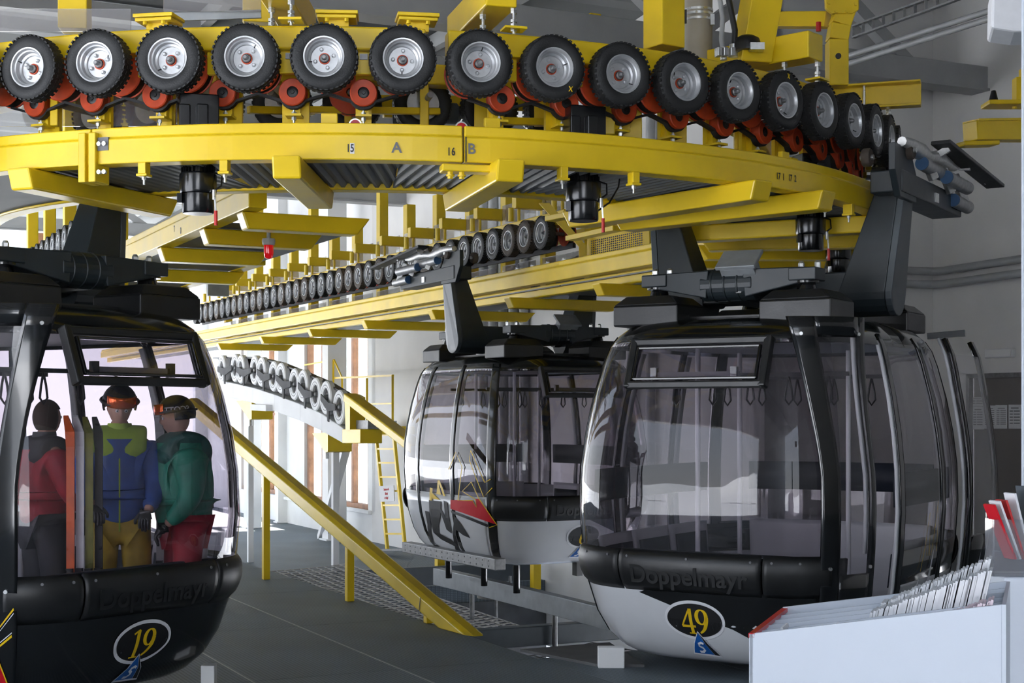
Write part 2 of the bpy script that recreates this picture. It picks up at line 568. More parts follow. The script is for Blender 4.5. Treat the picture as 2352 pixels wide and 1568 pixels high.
# ---- white columns in front of the window wall
def column(px, py, w, label, ztop=ZC):
    p = WZ(px, py, ZF)
    m = MB().box((p.x, p.y, (ZF + ztop) / 2), (w, w * 0.9, ztop - ZF), TH)
    m.box((p.x, p.y, ZF + 0.02), (w * 1.25, w * 1.15, 0.04), TH)
    return struct(m.obj('wall_column', CONCW, bevel=0.012), label)
column(768, 1240, 0.44, 'white square column in front of the windows')
column(580, 1212, 0.36, 'slimmer white column beside the left cabin')
column(648, 1200, 0.30, 'white column against the window wall')
# leaning white strut
p0, p1 = WZ(737, 1236, ZF), W(800, 1010, 30.0)
tag(MB().bar(p0, p1, 0.16, 0.16).obj('steel_strut', CONCW), 'white inclined strut leaning beside the white column', 'strut')

# ---- ceiling and roof trusses
b = MB()
nrib = 92
rows = []
for k in range(nrib + 1):
    t = -17.2 + 50.2 * k / nrib
    z = ZC + (0.06 if k % 2 else 0.0)
    rows.append([OT(-9.3, t, z), OT(10.0, t, z)])
b.grid(rows)
struct(b.obj('ceiling', CEIL, thick=0.05), 'dark corrugated steel roof deck')
def truss(t, zb, zt, o0, o1, label, step=2.05, ph=0.0):
    th = thing('roof_truss', label, 'truss', OT((o0 + o1) / 2, t, zb), 'pale grey steel roof trusses')
    MB().bar(OT(o0, t, zb), OT(o1, t, zb), 0.26, 0.30).obj('bottom_chord', TRUSS, th, bevel=0.01)
    m = MB().bar(OT(o0, t, zb - 0.165), OT(o1, t, zb - 0.165), 0.34, 0.03)
    m.obj('flange', TRUSS, th)
    MB().bar(OT(o0, t, zt), OT(o1, t, zt), 0.24, 0.22).obj('top_chord', TRUSS, th)
    o, up = o0 + ph, True
    while o + step < o1:
        a, c = (zb, zt) if up else (zt, zb)
        MB().bar(OT(o, t, a), OT(o + step, t, c), 0.16, 0.17, up=(D2.x, D2.y, 0)).obj('diagonal', TRUSS, th)
        o += step
        up = not up
    return th
truss(2.35, 6.1, 7.4, -9, 9.66, 'roof truss spanning right above the near tyre curve', 1.75)
truss(9.0, 6.1, 7.4, -9, 6.8, 'roof truss above the straight far tyre row', 1.9)
truss(16.0, 6.1, 7.4, -9, 6.8, 'roof truss beyond the sheave arch')
truss(24.0, 6.1, 7.4, -9, 6.8, 'farthest roof truss towards the portal')
truss(-3.6, 6.6, 7.45, -9, 9.6, 'roof truss nearest the front, above the yellow drive beam', 1.9, 0.8)
for i, o in enumerate((-6.5, -2.8, 0.8, 4.4, 8.0)):
    m = MB().bar(OT(o, -17, ZC - 0.16), OT(o, 32, ZC - 0.16), 0.14, 0.22)
    tag(m.obj('roof_purlin', TRUSS), '%s grey roof purlin counted from the left' % ORD[i], 'purlin', 'roof purlins')

# ---- pipes, cable trays, lamp tubes on the walls and the roof
def pipe(pts, r, label, m_=PIPE, cat='pipe', grp=None, clips=()):
    th = tag(MB().tube(pts, r, 10).obj('wall_pipe', m_, None, 40), label, cat, grp)
    return th
for k, (z0, z1, nm) in enumerate(((3.62, 3.58, 'upper'), (3.42, 3.40, 'lower'))):
    pts = [OT(6.85, 3.12, z0), OT(9.2, 3.12, z1), OT(9.42, 3.06, z1), OT(9.5, 2.9, z1)]
    pts += [OT(9.52, 0.5, z1 + 0.05), OT(9.52, -4, z1 + 0.12)]
    pipe(pts, 0.055, '%s of two grey pipes bending round the wall corner' % nm)
for k in range(5):
    t = 10.2 + 0.42 * k
    pipe([OT(6.70, t, -1.2), OT(6.70, t, 6.0)], 0.085, '%s of five grey downpipes on the side wall, counted from the right' % ORD[k], grp='downpipes on the side wall')
for k in range(2):
    t = 6.0 + 0.55 * k
    pipe([OT(6.70, t, -1.2), OT(6.70, t, 6.0)], 0.07, '%s grey downpipe on the wall behind the rear hanger arm' % ('right' if k == 0 else 'left'))
for k, (o, z) in enumerate(((8.9, 5.55), (8.9, 5.35))):
    a, c = W(1950, 128 + 18 * k, 17.6), W(2420, -22 + 18 * k, 14.6)
    pipe([a, c], 0.032, '%s of two parallel grey conduits rising under the roof' % ('upper' if k == 0 else 'lower'))
m = MB()
for k in range(2): m.bar(W(1960, 60 + k * 26, 17.0), W(2290, -60 + k * 26, 15.0), 0.05, 0.02)
for k in range(14):
    q = k / 13
    p = W(1960, 60, 17.0).lerp(W(2290, -60, 15.0), q)
    p2 = W(1960, 86, 17.0).lerp(W(2290, -34, 15.0), q)
    m.bar(p, p2, 0.03, 0.02)
tag(m.obj('cable_tray', STEEL), 'perforated steel cable tray high under the roof', 'cable tray')
p = OT(d0 - 0.05, 1.95, 0)
th = thing('emergency_light', 'slim white emergency light above the grey door', 'lamp', (p.x, p.y, 2.36))
MB().bar(OT(d0 - 0.03, 2.22, 2.42), OT(d0 - 0.03, 1.72, 2.42), 0.06, 0.12).obj('housing', PAPER, th, bevel=0.01)
MB().bar(OT(d0 - 0.065, 2.20, 2.42), OT(d0 - 0.065, 1.74, 2.42), 0.012, 0.09).obj('diffuser', CONCW, th)
# papers on the door
def sheet(px0, py0, px1, py1, label, lines=7, dark=False):
    def on(px, py):
        m_ = (px - CX) / F
        o = d0 + 0.06
        # solve ray with plane o = const
        Y = (CT.dot(N2) + o) / (m_ * N2.x + N2.y)
        return W(px, py, Y)
    a, b_, c, d = on(px0, py1), on(px1, py1), on(px1, py0), on(px0, py0)
    nrm = Vector((-N2.x, -N2.y, 0))
    th = thing('notice_sheet', label, 'notice', (a.x, a.y, a.z), 'paper notices on the door')
    MB().prism([a, b_, c, d], nrm * 0.004).obj('paper', PAPER, th)
    m = MB()
    for k in range(lines):
        q0 = 0.12 + 0.76 * k / lines
        hh = 0.5 / lines * 0.5
        for (u0, u1) in ((0.1, 0.35), (0.42, 0.9)) if k else ((0.2, 0.8),):
            f_ = lambda u, v: a.lerp(b_, u).lerp(d.lerp(c, u), 1 - v) + nrm * 0.005
            m.prism([f_(u0, q0 + hh), f_(u1, q0 + hh), f_(u1, q0), f_(u0, q0)], nrm * 0.001)
    m.obj('print', INKG, th)
    return th
sheet(2231, 912, 2260, 932, 'small white notice sheet, topmost of those on the door', 4)
sheet(2234, 933, 2260, 986, 'tall white notice sheet, leftmost on the door')
sheet(2260, 931, 2287, 984, 'second white timetable sheet from the left on the door', 9)
sheet(2287, 930, 2314, 984, 'third white timetable sheet from the left on the door', 9)
sheet(2317, 929, 2346, 984, 'white notice with a dark bar chart, rightmost on the door', 6)

# ---- outside: snow and a few far shapes the cabin panes mirror
b = MB()
b.add([(-160, -160, -3.0), (160, -160, -3.0), (160, 200, -3.0), (-160, 200, -3.0)], [(0, 1, 2, 3)])
struct(b.obj('floor_snow', SNOW), 'sunlit snow outside the station')
rows = []
for j in range(14):
    row = []
    for i in range(60):
        a = -PI * 0.5 - 1.9 + 3.4 * i / 59
        rad = 90 + 5 * j
        hgt = (math.sin(i * 0.7) * 4 + math.sin(i * 0.31 + 2) * 7 + math.sin(i * 1.9) * 1.6 + 11) * (1 - abs(j - 7) / 7.0) + random.uniform(0, 0.6)
        row.append((math.cos(a) * rad, math.sin(a) * rad, -3.2 + max(0, hgt)))
    rows.append(row)
struct(MB().grid(rows).obj('mountain_ridge', SNOW, None, 60), 'snowy mountain ridge mirrored in the cabin windows')
# ================================================================== drive wheel templates (local: outward face is -Y)
def wheel_meshes():
    d = {}
    prof = [(.114, .040), (.128, .052), (.160, .056), (.186, .050), (.200, .036), (.203, .012), (.203, -.012), (.200, -.036), (.186, -.050), (.160, -.056), (.128, -.052), (.114, -.040)]
    m = MB().lathe(prof, n=48, closed=True)
    for k in range(38):
        a = 2 * PI * k / 38
        for w, sh in ((.036, 0), (-.036, .5), (0, .25)):
            b = a + sh * 2 * PI / 38
            r0 = .1995 if abs(w) > .01 else .2015
            c = Vector((math.cos(b), 0, math.sin(b)))
            t = Vector((-math.sin(b), 0, math.cos(b)))
            wd = .032 if abs(w) > .01 else .022
            o = c * r0 + Vector((0, -w, 0))
            ps = []
            for q in (-1, 1):
                for i, j in ((-1, -1), (1, -1), (1, 1), (-1, 1)):
                    ps.append(o + t * (i * .0095) + Vector((0, j * wd / 2, 0)) + c * (q * .0040))
            m.hexa(ps)
    d['tyre'] = m.mesh('tyre', RUB, 35)
    d['tyre_dusty'] = d['tyre'].copy()
    d['tyre_dusty'].materials[0] = RUBB
    d['rim'] = MB().lathe([(.112, .030), (.118, .044), (.124, .047), (.123, .053), (.115, .052), (.108, .034), (.101, .030), (.097, .000), (.085, -.006), (.081, -.016), (.030, -.016), (.028, -.05), (.112, -.05)], n=40, closed=True).mesh('rim', SIL, 30)
    d['hub_ring'] = MB().lathe([(.034, -.018), (.034, -.008), (.028, -.008), (.028, -.018)], n=24, closed=True).mesh('hub_ring', ORA, 30)
    d['axle_nut'] = MB().lathe([(.026, -.016), (.026, .006), (.020, .012), (.016, .012), (.015, .036), (.010, .042), (0, .042)], n=12).mesh('axle_nut', STEEL, 40)
    d['wheel_nut'] = MB().lathe([(.0125, 0), (.0125, .009), (.007, .015), (0, .015)], n=8).mesh('wheel_nut', SIL, 40)
    d['valve'] = MB().cyl((.078, -.012, 0), (.094, -.034, 0), .004, .003, 6).mesh('valve', RUB)
    d['shaft'] = MB().lathe([(.022, -.05), (.022, -.36), (0, -.36)], n=10).mesh('shaft', STEEL, 40)
    d['pulley'] = MB().lathe([(.03, -.262), (.140, -.262), (.146, -.268), (.146, -.274), (.130, -.28), (.130, -.345), (.146, -.35), (.146, -.358), (.03, -.358)], n=32, closed=True).mesh('pulley', ORA, 30)
    d['belt_wrap'] = MB().lathe([(.139, -.281), (.139, -.308), (.139, -.344), (.130, -.344), (.130, -.281)], n=28, closed=True).mesh('belt_wrap', BELT, 30)
    return d
WM = wheel_meshes()
def wheel(beam, pos, out, label, full=True, dusty=False, spin=0.0, pulley=True):
    """a drive tyre is a part of the beam that carries it; rim, nuts and pulley are its sub-parts"""
    th = link('drive_wheel', WM['tyre_dusty' if dusty else 'tyre'], beam)
    th.location = pos
    th.rotation_euler = (0, spin, math.atan2(out[0], -out[1]))
    th['label'] = label
    link('rim', WM['rim'], th)
    if full:
        for k in range(4):
            n_ = link('wheel_nut', WM['wheel_nut'], th)
            n_.location = (.058 * math.cos(PI / 2 * k), .015, .058 * math.sin(PI / 2 * k))
        link('valve', WM['valve'], th)
    link('hub_ring', WM['hub_ring'], th)
    link('axle_nut', WM['axle_nut'], th)
    link('shaft', WM['shaft'], th)
    if pulley:
        link('pulley', WM['pulley'], th)
        link('belt_wrap', WM['belt_wrap'], th)
    return th

# ---- near curve: sixteen tyres in view and more round the bend
a_first, a_last = ang_at(72, CT, RT), ang_at(2003, CT, RT)
PITCH = (a_last - a_first) / 14
near_ang = [a_first + PITCH * k for k in range(-1, 20)]
# ---- yellow drive beams above the near tyres
def beam_section(a0, a1, label, extra=None):
    path = arc(CT, 4.60, a0, a1)
    if extra: path = path + extra
    mid = path[len(path) // 2][0]
    th = thing('drive_beam', label, 'beam', (mid.x, mid.y, 3.87))
    MB().sweep(path, [(-.14, 3.868), (0, 3.868), (0, 4.012), (-.14, 4.012)]).obj('box_girder', YEL, th, bevel=.012)
    for a in near_ang:
        a += PITCH / 2
        if a0 + .02 < a < a1 - .02:
            o = V2(math.cos(a), math.sin(a))
            p = CT + o * 4.52
            rz = math.atan2(o.x, -o.y)
            br = MB().box((p.x, p.y, 3.80), (.13, .05, .14), rz).obj('bearing_bracket', YEL, th, bevel=.006)
            q = CT + o * 4.55
            m = MB().box((q.x, q.y, 3.835), (.05, .02, .035), rz)
            m.obj('clamp', STEEL, br)
            q = CT + o * 4.28
            w_ = .17 if random.random() < .5 else .10
            MB().box((q.x, q.y, 3.62), (w_, .03, .52), rz).obj('web_plate', YEL, th)
    return th
beamA = beam_section(-2.35, ang_at(978, CT, 4.60), 'left section of the yellow box beam carrying the near tyres')
beamB = beam_section(ang_at(1030, CT, 4.60), AR, 'right section of the yellow box beam carrying the near tyres, curving away', leg(CT, 4.60, 1, .5, 14))

near_wheels = []
for k, a in enumerate(near_ang):
    o = V2(math.cos(a), math.sin(a))
    p = CT + o * (RT - 0.01)
    lab = '%s silver-rimmed drive tyre from the left on the near curve' % ordn(k - 1) if k else 'drive tyre cut by the left edge of the picture'
    near_wheels.append(wheel(beamA if k < 7 else beamB, (p.x, p.y, ZT), o, lab, True, False, random.uniform(0, 6.28)))
# chalk marks on two tyres
for k, r_, ang in ((8, .165, -0.9), (12, .165, 1.5)):
    a = near_ang[k]
    o = V2(math.cos(a), math.sin(a))
    tg = Vector((-o.y, o.x, 0))
    p = CT + o * (RT + 0.048)
    c = Vector((p.x, p.y, ZT)) + tg * (r_ * math.cos(ang)) + Vector((0, 0, r_ * math.sin(ang)))
    m = MB()
    for q in (0.9, 2.1):
        dv = (tg * math.cos(q) + Vector((0, 0, 1)) * math.sin(q)) * .02
        m.bar(c - dv, c + dv, .005, .004, up=(o.x, o.y, 0))
    host = near_wheels[k]
    mk = m.obj('chalk_mark', DYE)
    mk.parent = host
    mk.matrix_parent_inverse = (Matrix.Translation(host.location) @ host.rotation_euler.to_matrix().to_4x4()).inverted()
# ---- idler pulleys and belts between the tyres
RB = 4.41
def on_ring(a, s, R, C=CT):
    aa = a + s / R
    return C + V2(math.cos(aa), math.sin(aa)) * R
idl_disc = MB().lathe([(.036, .0), (.036, .028), (.080, .032), (.086, .026), (.086, -.002), (.078, -.004), (.078, -.040), (.086, -.044), (.086, -.052), (.036, -.052)], n=28, closed=True).mesh('disc', ORA, 30)
idl_hub = MB().lathe([(.036, -.05), (.036, .020), (.028, .024), (.012, .024), (.010, .030), (0, .030)], n=16).mesh('hub', BLKS, 40)
idl_br = MB().box((0, .09, -.075), (.07, .05, .13)).box((0, .06, -.135), (.10, .12, .014)).mesh('bracket', YEL)
idl_bolt = MB().cyl((0, .04, -.26), (0, .04, -.10), .008, n=8).cyl((0, .04, -.165), (0, .04, -.145), .016, n=6).cyl((0, .04, -.13), (0, .04, -.112), .016, n=6).mesh('bolt', ZINC, 40)
for k in range(len(near_ang) - 1):
    if abs(k - 6) < 0.1: continue
    a = (near_ang[k] + near_ang[k + 1]) / 2
    o = V2(math.cos(a), math.sin(a))
    p = CT + o * RB
    bm_ = beamA if k < 6 else beamB
    th = link('idler_pulley', idl_disc, bm_)
    th.location = (p.x, p.y, 3.64)
    th.rotation_euler = (0, 0, math.atan2(o.x, -o.y))
    link('hub', idl_hub, th)
    link('bracket', idl_br, th)
    link('bolt', idl_bolt, th)
    # belt: from under one drive pulley, below the idler, up to the next
    half = PITCH / 2 * RB
    prof = [(-half, 3.635), (-half + .05, 3.622)]
    for q in range(9):
        b_ = math.radians(-150 + 120 * q / 8)
        prof.append((.092 * math.cos(b_), 3.64 + .092 * math.sin(b_)))
    prof += [(half - .05, 3.622), (half, 3.635)]
    m = MB()
    n = len(prof)
    vs = []
    for s, z in prof:
        for R_ in (RB - .045, RB + .0):
            for dz in (-.008, .008):
                q = on_ring(a, s, R_)
                vs.append((q.x, q.y, z + dz))
    fs = []
    for i in range(n - 1):
        A, B = i * 4, i * 4 + 4
        fs += [(A, A + 1, B + 1, B), (A + 2, B + 2, B + 3, A + 3), (A, B, B + 2, A + 2), (A + 1, A + 3, B + 3, B + 1)]
    m.add(vs, fs)
    m.obj('drive_belt', BELT, bm_)

# ---- running rails
RAILP = [(0, 3.148), (0, 3.300), (-.014, 3.306), (-.014, 3.37), (-.14, 3.37), (-.14, 3.148)]
def rail(name, path, prof, label, bev=.012):
    mid = path[len(path) // 2][0]
    th = thing(name, label, 'rail', (mid.x, mid.y, 3.148))
    MB().sweep(path, prof).obj('box_section', YEL, th, bevel=bev)
    return th
a_j0, a_j1 = ang_at(205, CR, RR), ang_at(1065, CR, RR)
r0 = rail('running_rail', leg(CR, RR, -1, 8, .3) + arc(CR, RR, AL, a_j0), RAILP, 'leftmost section of the near yellow running rail, ending at a bolted joint')
r1 = rail('running_rail', arc(CR, RR, a_j0 + .0015, a_j1 - .001), RAILP, 'near yellow running rail section lettered 15, A and 16')
r2 = rail('running_rail', arc(CR, RR, a_j1 + .0015, AR) + leg(CR, RR, 1, .5, 22), RAILP, 'yellow running rail section lettered B and 17, curving away to the right')
def rail_at(a, z, R=RR, off=.001):
    o = V2(math.cos(a), math.sin(a))
    p = CR + o * (R + off)
    return Vector((p.x, p.y, z)), Vector((-o.y, o.x, 0)), o
def rail_pix(px, py, R=RR):
    a = ang_at(px, CR, R)
    o = V2(math.cos(a), math.sin(a))
    Y = (CR + o * R).y
    return a, EYE + (HY - py) * Y / F
for px, py, t, s, m_, par, sx in ((911, 340, 'A', .088, INKG, r1, 1.0), (1083, 343, 'B', .088, INKG, r2, 1.0), (800, 341, '1', .066, INK, r1, .7), (809, 341, '5', .066, INK, r1, .7),
                                 (1031, 349, '1', .066, INK, r1, .7), (1041, 349, '6', .066, INK, r1, .7), (1787, 405, '17', .062, INK, r2, .7), (1799, 407, '1', .062, INK, r2, .7), (1814, 409, '17', .062, INK, r2, .7), (1826, 411, '2', .062, INK, r2, .7)):
    a, z = rail_pix(px, py)
    p, tg, o = rail_at(a, z, off=.0035)
    place_text('lettering', t, s, m_, p, tg, (0, 0, 1), par, .0005, sx)
    if t == '5':
        p, tg, o = rail_at(a, z, off=.001)
        MB().box((p.x, p.y, z), (.026, .003, .062), math.atan2(o.x, -o.y)).obj('number_plate', PAPER, par)
# bolted flange at the left joint, clamp plate under the A/B joint
for s, nm in ((-.035, 'flange'), (.035, 'flange')):
    p, tg, o = rail_at(a_j0 + s / RR, 3.20, off=-.05)
    MB().box((p.x, p.y, 3.19), (.05, .16, .30), math.atan2(o.x, -o.y)).obj(nm, YEL, r1, bevel=.006)
for s, z in ((.075, 3.27), (.075, 3.10), (.11, 3.27), (.11, 3.10)):
    p, tg, o = rail_at(a_j0 + s / RR, z, off=.0)
    MB().cyl(p, p + V3(o, 0) * .02, .014, n=8).obj('bolt', ZINC, r1, 40)
p, tg, o = rail_at(a_j0 + .09 / RR, 3.2, off=-.005)
MB().box((p.x, p.y, 3.27), (.085, .02, .08), math.atan2(o.x, -o.y)).obj('bolt_pocket', INKG, r1)
p, tg, o = rail_at(a_j1, 3.13, off=-.06)
MB().box((p.x + .02, p.y, 3.115), (.30, .12, .045), math.atan2(o.x, -o.y)).obj('joint_plate', YEL, r2, bevel=.008)
for s in (-.07, 0.0):
    q = p + tg * s
    MB().cyl((q.x, q.y - .03, 3.05), (q.x, q.y - .03, 3.10), .018, n=6).cyl((q.x, q.y - .03, 3.065), (q.x, q.y - .03, 3.075), .026, n=10).obj('bolt', YEL, r2, 40)
p, tg, o = rail_at(a_j1 + .003, 3.2, off=.0015)
MB().box((p.x, p.y, 3.225), (.008, .004, .15), math.atan2(o.x, -o.y)).obj('joint_gap', INK, r2)
# lugs with bolts under the rail
for i, px in enumerate((325, 513, 1297, 1462, 1905, 1960)):
    a = ang_at(px, CR, RR)
    par = r1 if px < 1065 else r2
    p, tg, o = rail_at(a, 3.12, off=-.035)
    rz = math.atan2(o.x, -o.y)
    lg = MB().box((p.x, p.y, 3.115), (.05, .07, .07), rz).box((p.x, p.y, 3.075), (.07, .08, .016), rz).obj('lug', YEL, par, bevel=.004)
    MB().cyl((p.x, p.y, 3.02), (p.x, p.y, 3.075), .007, n=8).cyl((p.x, p.y, 3.05), (p.x, p.y, 3.066), .014, n=6).obj('bolt', ZINC, lg, 40)
INP = [(.07, 3.148), (.07, 3.37), (-.07, 3.37), (-.07, 3.148)]
rail('running_rail', arc(CR, RI, AL, AR), INP, 'inner curved yellow running rail behind the near one')
rl = rail('running_rail', leg(CR, RI, 1, .02, 30), [(.07, 3.148), (.07, 3.37), (-.05, 3.37), (-.05, 3.31), (-.07, 3.30), (-.07, 3.148)], 'straight yellow running rail below the far tyre row')
m = MB()
m.sweep(leg(CR, RI + .16, 1, .6, 30), [(.05, 3.02), (.05, 3.15), (-.05, 3.15), (-.05, 3.02)])
m.obj('lower_flange', YEL2, rl, bevel=.01)
rail('running_rail', leg(CR, RI, -1, .02, 22), INP, 'inner straight yellow rail going away at far left')
S1, S2 = -1.62, -0.38
def srail(o, t0, t1, prof, label):
    return rail('running_rail', [(CR + N2 * o + D2 * t, N2 * -1) for t in (t0, t1)], prof, label)
s1 = srail(S1, -1.9, 26, [(.07, 3.148), (.07, 3.300), (.056, 3.306), (.056, 3.37), (-.07, 3.37), (-.07, 3.148)], 'straight yellow rail lettered T and D above the left cabin')
s2 = srail(S2, 2.3, 26, INP, 'second straight yellow rail right of the lettered one')
for px, t in ((400, 'T'), (415, 'D')):
    m_ = (px - CX) / F
    Y = (CR.dot(N2) + S1 - .072) / (m_ * N2.x + N2.y)
    p = W(px, 526 if t == 'T' else 530, Y)
    place_text('lettering', t, .075, INK, p, (-D2.x, -D2.y, 0), (0, 0, 1), s1, .0005, .6)
# ---- cross arms under the rails
def xarm(p_out, p_in, label, grp='cross arms under the running rails', h=.13, w=.17, ztop=3.147, cut=.09):
    a, c = V3(p_out, ztop), V3(p_in, ztop)
    d = (c - a).normalized()
    r = Vector((-d.y, d.x, 0)) * w
    dn = Vector((0, 0, -h))
    prof = [a, c, c - d * cut + dn, a + d * cut * .45 + dn]
    m = MB().prism([p - r / 2 for p in prof], r)
    return tag(m.obj('cross_arm', YEL, bevel=.012), label, 'beam', grp)
def rad(C, R, deg): return C + V2(math.cos(math.radians(deg)), math.sin(math.radians(deg))) * R
arms = ((-113, 4.6, 3.05, 'left edge'), (-91, 4.68, 3.22, 'left of the letter A'), (-74.8, 4.72, 3.2, 'below the letter B'), (-52.5, 4.72, 2.75, 'right of the middle motor'),
        (-44, 4.72, 2.85, 'above the rear hanger of the right cabin'), (-26, 4.6, 2.9, 'left of the right motor'), (-12, 4.5, 2.9, 'behind the right motor'), (2, 4.5, 2.9, 'farthest on the right bend'),
        (17, 4.5, 2.9, 'at the end of the right bend'))
for deg, ro, ri, nm in arms:
    xarm(rad(CR, ro, deg), rad(CR, ri, deg), 'chamfered yellow cross arm under the curved rail, %s' % nm)
for k, t in enumerate((-1.6, -.46, 1.1, 3.2, 5.6, 8.0)):
    xarm(CR + N2 * (S1 - .06) + D2 * t, CR + N2 * (-.66 if k < 3 else -.3) + D2 * t, 'yellow cross arm under the lettered straight rail, %s from the front' % ORD[k], cut=.1)
for k, t in enumerate((1.4, 3.6, 6.0, 8.6, 11.2, 14, 17)):
    xarm(CR + N2 * 3.05 + D2 * t, CR + N2 * 4.62 + D2 * t, 'yellow cross arm under the far straight rails, %s from the front' % ORD[k], ztop=3.02, cut=.14)
# ---- corrugated catwalk deck between the rails
dk = thing('catwalk_deck', 'dark corrugated sheet deck between the curved rails', 'deck', V3(rad(CR, 3.9, -90), 3.15))
def corr_panel(am, half, r_in, r_out, z, amp, pitch=.075):
    u = V2(math.cos(am), math.sin(am))
    v = V2(-u.y, u.x)
    w = r_out * math.sin(half)
    n = int(2 * w / (pitch / 4))
    rows = []
    th_ = math.tan(half)
    for i in range(n + 1):
        q = -w + 2 * w * i / n
        s0 = max(math.sqrt(max(0, r_in ** 2 - q * q)), abs(q) / th_)
        s1 = math.sqrt(max(0, r_out ** 2 - q * q))
        if s1 < s0 + .01: continue
        zz = z + amp * (0 if i % 4 in (0, 1) else 1)
        rows.append([V3(CR + u * s0 + v * q, zz), V3(CR + u * s1 + v * q, zz)])
    return MB().grid(rows).obj('corrugated_panel', CORR, dk, thick=.003)
for k in range(8):
    am = math.radians(-107 + 16.3 * k)
    corr_panel(am, math.radians(8.1), RI + .03, RR - .13, 3.165, .028 if k > 0 else .004)
MB().sweep(arc(CR, 3.9, AL, math.radians(-115)), [(.5, 3.165), (.5, 3.175), (-.6, 3.175), (-.6, 3.165)]).obj('plain_panel', CORR, dk)
for k in range(12):
    t0 = .3 + 2.4 * k
    m = MB()
    m.hexa([V3(CR + N2 * o + D2 * t, z) for z in (3.10, 3.112) for o, t in ((3.3, t0), (4.42, t0), (4.42, t0 + 2.37), (3.3, t0 + 2.37))])
    m.obj('plain_panel', CORR, dk)
dk2 = thing('catwalk_deck', 'grey sheet deck between the two straight rails at left', 'deck', V3(CR + N2 * -.9 + D2 * 3, 3.15))
for k in range(10):
    t0 = -.8 + 2.4 * k
    m = MB()
    m.hexa([V3(CR + N2 * o + D2 * t, z) for z in (3.16, 3.17) for o, t in ((S1 + .05, t0), (S2 - .05, t0), (S2 - .05, t0 + 2.37), (S1 + .05, t0 + 2.37))])
    m.obj('plain_panel', CORR, dk2)

# ---- electric motors hanging through the deck
def motor(px, py_bottom, label, lever=True):
    p = WZ(px, py_bottom, 2.88)
    q_ = 1.14
    x, y = p.x, p.y
    th = thing('drive_motor', label, 'motor', (x, y, 2.88), 'black drive motors hanging below the deck')
    MB().lathe([(0, 0), (.092, 0), (.098, .01), (.098, .12), (.110, .125), (.115, .14), (.115, .24), (.106, .25), (.09, .25)], (x, y, 2.88), (0, 0, 1), 28).obj('end_bell', MOT, th, 35)
    m = MB().lathe([(.086, .24), (.086, .42), (0, .42)], (x, y, 2.88), (0, 0, 1), 20)
    for k in range(26):
        a = 2 * PI * k / 26
        m.box((x + .094 * math.cos(a), y + .094 * math.sin(a), 3.205), (.022, .005, .17), a)
    m.obj('finned_body', MOT, th)
    m = MB().box((x, y, 3.50), (.24, .2, .22), .3).box((x - .06, y - .11, 3.47), (.07, .04, .14), .3).box((x + .05, y - .11, 3.47), (.07, .04, .14), .3).cyl((x, y, 3.3), (x, y, 3.4), .1, n=16)
    m.obj('gearbox', MOT, th, bevel=.008)
    MB().box((x - .1, y - .05, 2.97), (.03, .05, .06)).obj('terminal_box', MOT, th)
    if lever:
        lv = MB().bar((x + .115, y - .06, 3.0), (x + .122, y - .065, 2.89), .010, .012).cyl((x + .112, y - .06, 2.96), (x + .112, y - .06, 3.02), .012, n=8).obj('brake_lever', ZINC, th)
        MB().cyl((x + .124, y - .066, 2.80), (x + .123, y - .065, 2.89), .011, n=10).obj('red_grip', REDP, lv, 40)
        MB().tube([(x + .09, y, 3.14), (x + .15, y, 3.12), (x + .15, y - .03, 3.05), (x + .11, y - .04, 3.02)], .006, 6).obj('cable', BLKS, th, 60)
    return th
motor(455, 491, 'black motor below the near rail, above the left cabin')
motor(1340, 508, 'black motor in the middle below the near rail')
motor(1862, 576, 'black motor with red lever below the rail at right')
motor(1926, 628, 'black motor right of the red-levered one, near the right hanger', False)
motor(1764, 668, 'half hidden black motor just above the right cabin roof', False)
th = thing('power_cable', 'thin black cable sagging beside the middle motor', 'cable', W(1420, 460, 9.9))
MB().tube([W(1372, 485, 9.7), W(1400, 465, 9.75), W(1420, 430, 9.8), W(1425, 398, 9.85)], .006, 6).obj('cable', BLKS, th, 60)
# red round reflectors and yellow blocks on top of the near rail
for i, px in enumerate((816, 1060, 1752, 1768)):
    a = ang_at(px, CR, RR - .35)
    o = V2(math.cos(a), math.sin(a))
    p = CR + o * (RR - .35)
    th = thing('position_sensor', 'round silver sensor with red face on the near rail, %s from the left' % ORD[i], 'sensor', (p.x, p.y, 3.37), 'red sensors behind the near rail')
    c = Vector((p.x, p.y, 3.42))
    MB().cyl(c - V3(o, 0) * .06, c, .042, n=20).cyl(c - V3(o, 0) * .04 - Vector((0, 0, .06)), c - V3(o, 0) * .04, .02, n=8).obj('housing', ZINC, th, 40)
    MB().cyl(c, c + V3(o, 0) * .004, .033, n=20).obj('red_face', DRE, th, 40)
for i, (px, w) in enumerate(((757, .10), (1130, .10), (1800, .09))):
    a = ang_at(px, CR, RR - .2)
    o = V2(math.cos(a), math.sin(a))
    p = CR + o * (RR - .2)
    tag(MB().box((p.x, p.y, 3.405), (w, .04, .11), math.atan2(o.x, -o.y)).box((p.x, p.y + .03, 3.375), (w * 1.2, .08, .02), math.atan2(o.x, -o.y)).obj('sensor_bracket', YEL, bevel=.006), 'small yellow sensor bracket standing on the near rail, %s from the left' % ORD[i], 'bracket')

